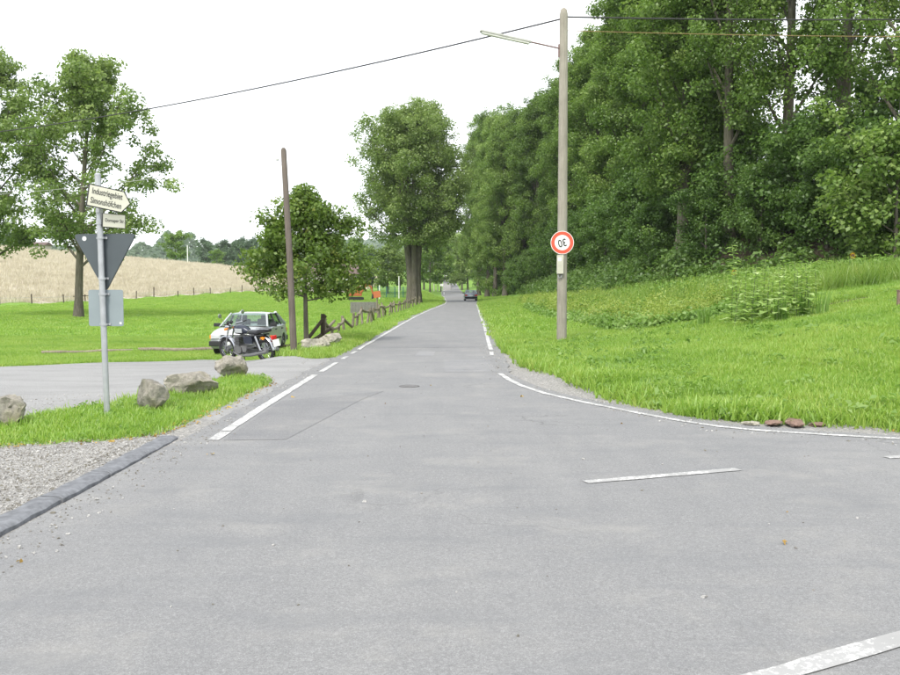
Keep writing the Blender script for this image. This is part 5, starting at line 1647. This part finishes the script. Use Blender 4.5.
g1, g2 = tz(-6.55, 29.7), tz(-6.45, 32.2)
pc = make_car('parked_car', 'silver five door hatchback parked on the grass behind the motorcycle', (cx_, cy_, (g1 + g2) / 2 + 0.02), R(-92), M['silver'])
pc.scale = (1.0, 1.04, 0.97)
pc.rotation_euler = Euler((0, math.atan2(g2 - g1, 2.5), R(-92)))
dc = make_car('driving_car', 'small grey car seen from behind driving down the lane', (at_dir(470.5, 118), 118, 0.03), R(91), M['grey_paint'])

# motorcycle (forward = +X)
def make_bike(loc, rz):
    o = thing('motorcycle', 'dark blue and chrome motorcycle parked beside the silver hatchback', 'motorcycle', loc, rz)
    o.rotation_euler = Euler((R(-7), 0, rz))       # leans on its side stand
    WB = 0.70
    def bw(x, r, steer=0.0):
        e = bpy.data.objects.new('wheel', None); col.objects.link(e); e.parent = o; e.location = (x, 0, r); e.rotation_euler = (R(90), 0, steer)
        t = MB(); n, m_ = 32, 8
        tr = 0.052
        for i in range(n):
            a = 2 * math.pi * i / n
            for k in range(m_):
                b = 2 * math.pi * k / m_
                rr = r - tr + tr * math.cos(b)
                t.v.append((rr * math.cos(a), rr * math.sin(a), tr * 1.05 * math.sin(b)))
        for i in range(n):
            for k in range(m_):
                t.f.append((i * m_ + k, ((i + 1) % n) * m_ + k, ((i + 1) % n) * m_ + (k + 1) % m_, i * m_ + (k + 1) % m_))
        t.build('tyre', M['tyre'], e, smooth=True)
        rm_ = MB(); ri = r - 0.098
        for (ra, rb, z) in ((ri, ri + 0.018, 0.03),):
            for i in range(n):
                a = 2 * math.pi * i / n
                for (q1, q2) in ((ra, -z), (rb, -z), (rb, z), (ra, z)):
                    rm_.v.append((q1 * math.cos(a), q1 * math.sin(a), q2))
            for i in range(n):
                for k in range(4):
                    rm_.f.append((i * 4 + k, ((i + 1) % n) * 4 + k, ((i + 1) % n) * 4 + (k + 1) % 4, i * 4 + (k + 1) % 4))
        rm_.build('rim', M['chrome'], e, smooth=True)
        sp_ = MB()
        for i in range(12):
            a = 2 * math.pi * i / 12
            sp_.tube([(0.04 * math.cos(a + .5), 0.04 * math.sin(a + .5), 0.03 * (-1) ** i), (ri * math.cos(a), ri * math.sin(a), 0)], 0.005, 4)
        sp_.build('spokes', M['chrome'], e)
        MB().lathe([(0.03, -0.08), (0.075, -0.06), (0.085, 0.0), (0.075, 0.06), (0.03, 0.08)], 16).build('hub', M['alu'], e, smooth=True)
    bw(WB, 0.315); bw(-WB, 0.315)
    for s_ in (-1, 1):
        MB().tube([(WB, s_ * 0.095, 0.315), (WB - 0.20, s_ * 0.095, 0.86)], [0.026, 0.020], 8).build('fork', M['chrome'], o)
        MB().tube([(-0.20, s_ * 0.10, 0.36), (-WB, s_ * 0.115, 0.315)], 0.022, 6).build('swing_arm', M['trim'], o)
        MB().tube([(-WB + 0.05, s_ * 0.14, 0.34), (-WB + 0.20, s_ * 0.135, 0.70)], 0.03, 8).build('shock_absorber', M['chrome'], o)
        MB().tube([(0.28, s_ * 0.10, 0.44), (0.36, s_ * 0.12, 0.26), (0.10, s_ * 0.18, 0.18), (-0.35, s_ * 0.19, 0.22), (-0.95, s_ * 0.20, 0.33)], [0.024, 0.024, 0.026, 0.046, 0.046], 8).build('exhaust', M['alu'], o, smooth=True)
        MB().tube([(WB - 0.23, s_ * 0.03, 0.93), (WB - 0.24, s_ * 0.18, 0.99), (WB - 0.38, s_ * 0.36, 1.02)], 0.013, 6).build('handlebar', M['chrome'], o)
        MB().tube([(WB - 0.345, s_ * 0.30, 1.012), (WB - 0.40, s_ * 0.385, 1.025)], 0.019, 8).build('grip', M['seat_black'], o)
        mm = MB().tube([(WB - 0.32, s_ * 0.28, 1.01), (WB - 0.27, s_ * 0.38, 1.22)], 0.007, 5)
        mm.lathe([(0.0, -0.012), (0.055, -0.01), (0.058, 0.008), (0, 0.012)], 14, Matrix.Translation((WB - 0.27, s_ * 0.40, 1.25)) @ Matrix.Rotation(R(90), 4, 'Y'))
        mm.build('mirror', M['chrome'], o)
        MB().tube([(WB - 0.16, s_ * 0.10, 0.86), (WB - 0.16, s_ * 0.19, 0.86)], 0.03, 8).build('indicator', M['amber'], o)
        MB().tube([(-0.78, s_ * 0.07, 0.66), (-0.79, s_ * 0.16, 0.66)], [0.02, 0.042], 8).build('indicator', M['amber'], o)
        MB().tube([(WB - 0.28, 0, 0.86), (0.25, s_ * 0.09, 0.76), (-0.35, s_ * 0.11, 0.70), (-0.78, s_ * 0.09, 0.74)], 0.018, 6).build('frame_tube', M['trim'], o)
        MB().tube([(-0.05, s_ * 0.10, 0.26), (-0.05, s_ * 0.30, 0.25)], 0.018, 6).build('foot_peg', M['seat_black'], o)
    # tank
    tk = MB()
    st = [(0.36, 0.05, 0.84, 0.05), (0.30, 0.105, 0.86, 0.10), (0.12, 0.135, 0.86, 0.125), (-0.08, 0.12, 0.83, 0.10), (-0.20, 0.07, 0.79, 0.05)]
    for (x, w, zc, hh_) in st:
        for k in range(12):
            a = 2 * math.pi * k / 12
            tk.v.append((x, w * math.copysign(abs(math.cos(a)) ** 0.8, math.cos(a)), zc + hh_ * math.copysign(abs(math.sin(a)) ** 0.8, math.sin(a))))
    for i in range(len(st) - 1):
        for k in range(12):
            tk.f.append((i * 12 + k, i * 12 + (k + 1) % 12, (i + 1) * 12 + (k + 1) % 12, (i + 1) * 12 + k))
    tk.f += [tuple(range(12)), tuple(reversed(range(48, 60)))]
    tank = tk.build('tank', M['bike_blue'], o, smooth=True)
    for s_ in (-1, 1):
        MB().box((0.10, s_ * 0.131, 0.83), (0.26, 0.012, 0.11)).build('tank_panel', M['silver'], tank, bevel=0.004)
        MB().prism([(-0.38, 0.50), (-0.08, 0.50), (-0.05, 0.68), (-0.36, 0.70)], 0.02, Matrix.Translation((0, s_ * 0.125, 0)) @ Matrix.Rotation(R(90), 4, 'X')).build('side_cover', M['bike_blue'], o)
    stt = [(-0.16, 0.09, 0.785, 0.05), (-0.28, 0.125, 0.775, 0.055), (-0.52, 0.13, 0.79, 0.055), (-0.62, 0.12, 0.83, 0.065), (-0.85, 0.11, 0.85, 0.055), (-0.92, 0.06, 0.85, 0.03)]
    sm = MB()
    for (x, w, zc, hh_) in stt:
        for k in range(10):
            a = 2 * math.pi * k / 10
            sm.v.append((x, w * math.copysign(abs(math.cos(a)) ** 0.6, math.cos(a)), zc + hh_ * math.copysign(abs(math.sin(a)) ** 0.7, math.sin(a))))
    for i in range(len(stt) - 1):
        for k in range(10):
            sm.f.append((i * 10 + k, i * 10 + (k + 1) % 10, (i + 1) * 10 + (k + 1) % 10, (i + 1) * 10 + k))
    sm.f += [tuple(range(10)), tuple(reversed(range(50, 60)))]
    sm.build('seat', M['seat_black'], o, smooth=True)
    en = MB().box((0.06, 0, 0.33), (0.46, 0.30, 0.22)).lathe([(0.10, -0.19), (0.10, 0.19)], 18, Matrix.Translation((0.10, 0, 0.34)) @ Matrix.Rotation(R(90), 4, 'X')).lathe([(0.085, -0.18), (0.085, 0.18)], 18, Matrix.Translation((-0.10, 0, 0.36)) @ Matrix.Rotation(R(90), 4, 'X'))
    eng = en.build('engine', M['alu'], o, bevel=0.0)
    for k in range(6):
        MB().box((0.16, 0, 0.47 + k * 0.034), (0.20, 0.36, 0.014)).build('cooling_fin', M['alu'], eng)
    MB().box((0.16, 0, 0.56), (0.15, 0.30, 0.20)).build('cylinder_block', M['trim'], eng)
    def fender(r, cx, cz, a0, a1, w, mat_, name_):
        f = MB(); n = 14
        for i in range(n + 1):
            a = a0 + (a1 - a0) * i / n
            for (yy, dr) in ((-w, -0.03), (-w * 0.7, 0.0), (0, 0.012), (w * 0.7, 0.0), (w, -0.03)):
                f.v.append((cx + (r + dr) * math.cos(a), yy, cz + (r + dr) * math.sin(a)))
        for i in range(n):
            for k in range(4):
                f.f.append((i * 5 + k, i * 5 + k + 1, (i + 1) * 5 + k + 1, (i + 1) * 5 + k))
        return f.build(name_, mat_, o, smooth=True)
    fender(0.355, WB, 0.315, R(35), R(190), 0.075, M['chrome'], 'front_fender')
    fender(0.39, -WB + 0.04, 0.33, R(50), R(178), 0.085, M['chrome'], 'rear_fender')
    MB().lathe([(0.0, -0.10), (0.06, -0.09), (0.088, -0.02), (0.092, 0.03), (0.08, 0.045), (0, 0.05)], 20, Matrix.Translation((WB - 0.10, 0, 0.90)) @ Matrix.Rotation(R(90), 4, 'Y')).build('headlamp', M['chrome'], o, smooth=True)
    for s_ in (-1, 1):
        MB().lathe([(0.045, -0.03), (0.045, 0.03), (0.0, 0.032)], 14, Matrix.Translation((WB - 0.17, s_ * 0.055, 1.02)) @ Matrix.Rotation(R(-55), 4, 'Y')).build('gauge', M['trim'], o)
    MB().box((-1.03, 0, 0.67), (0.06, 0.16, 0.10)).build('tail_light', M['tail_red'], o, bevel=0.015)
    MB().box((-1.105, 0, 0.53), (0.012, 0.22, 0.18), rot=(0, R(14), 0)).build('number_plate', M['white'], o)
    MB().tube([(-0.05, 0.12, 0.28), (-0.12, 0.24, 0.0)], 0.014, 6).build('side_stand', M['trim'], o)
    MB().tube([(-0.15, 0.09, 0.72), (-0.3, 0.11, 0.86), (-0.95, 0.12, 0.90), (-1.0, 0, 0.91), (-0.95, -0.12, 0.90), (-0.3, -0.11, 0.86)], 0.009, 6).build('grab_rail', M['chrome'], o)
    return o
bxm, bym = -5.30, 24.05
make_bike((bxm, bym, tz(bxm, bym) + 0.015), math.atan2(0.78, -1.16))

# ------------------------------------------------------------------ air
hm_ = MB().box((0, 0, 0), (3600, 2600, 190)).mesh('haze', M['black'])
hm_.materials.clear()
tv = NT('haze_air')
pv = tv.node('ShaderNodeVolumePrincipled')
pv.inputs['Color'].default_value = (0.92, 0.95, 1.0, 1)
pv.inputs['Density'].default_value = 0.00014
tv.link(pv.outputs[0], tv.out.inputs['Volume'])
hm_.materials.append(tv.m)
ho = link('haze', hm_)
ho.location = (0, 1100, 85)
tag(ho, 'thin pale summer haze in the air', 'haze', kind='stuff')
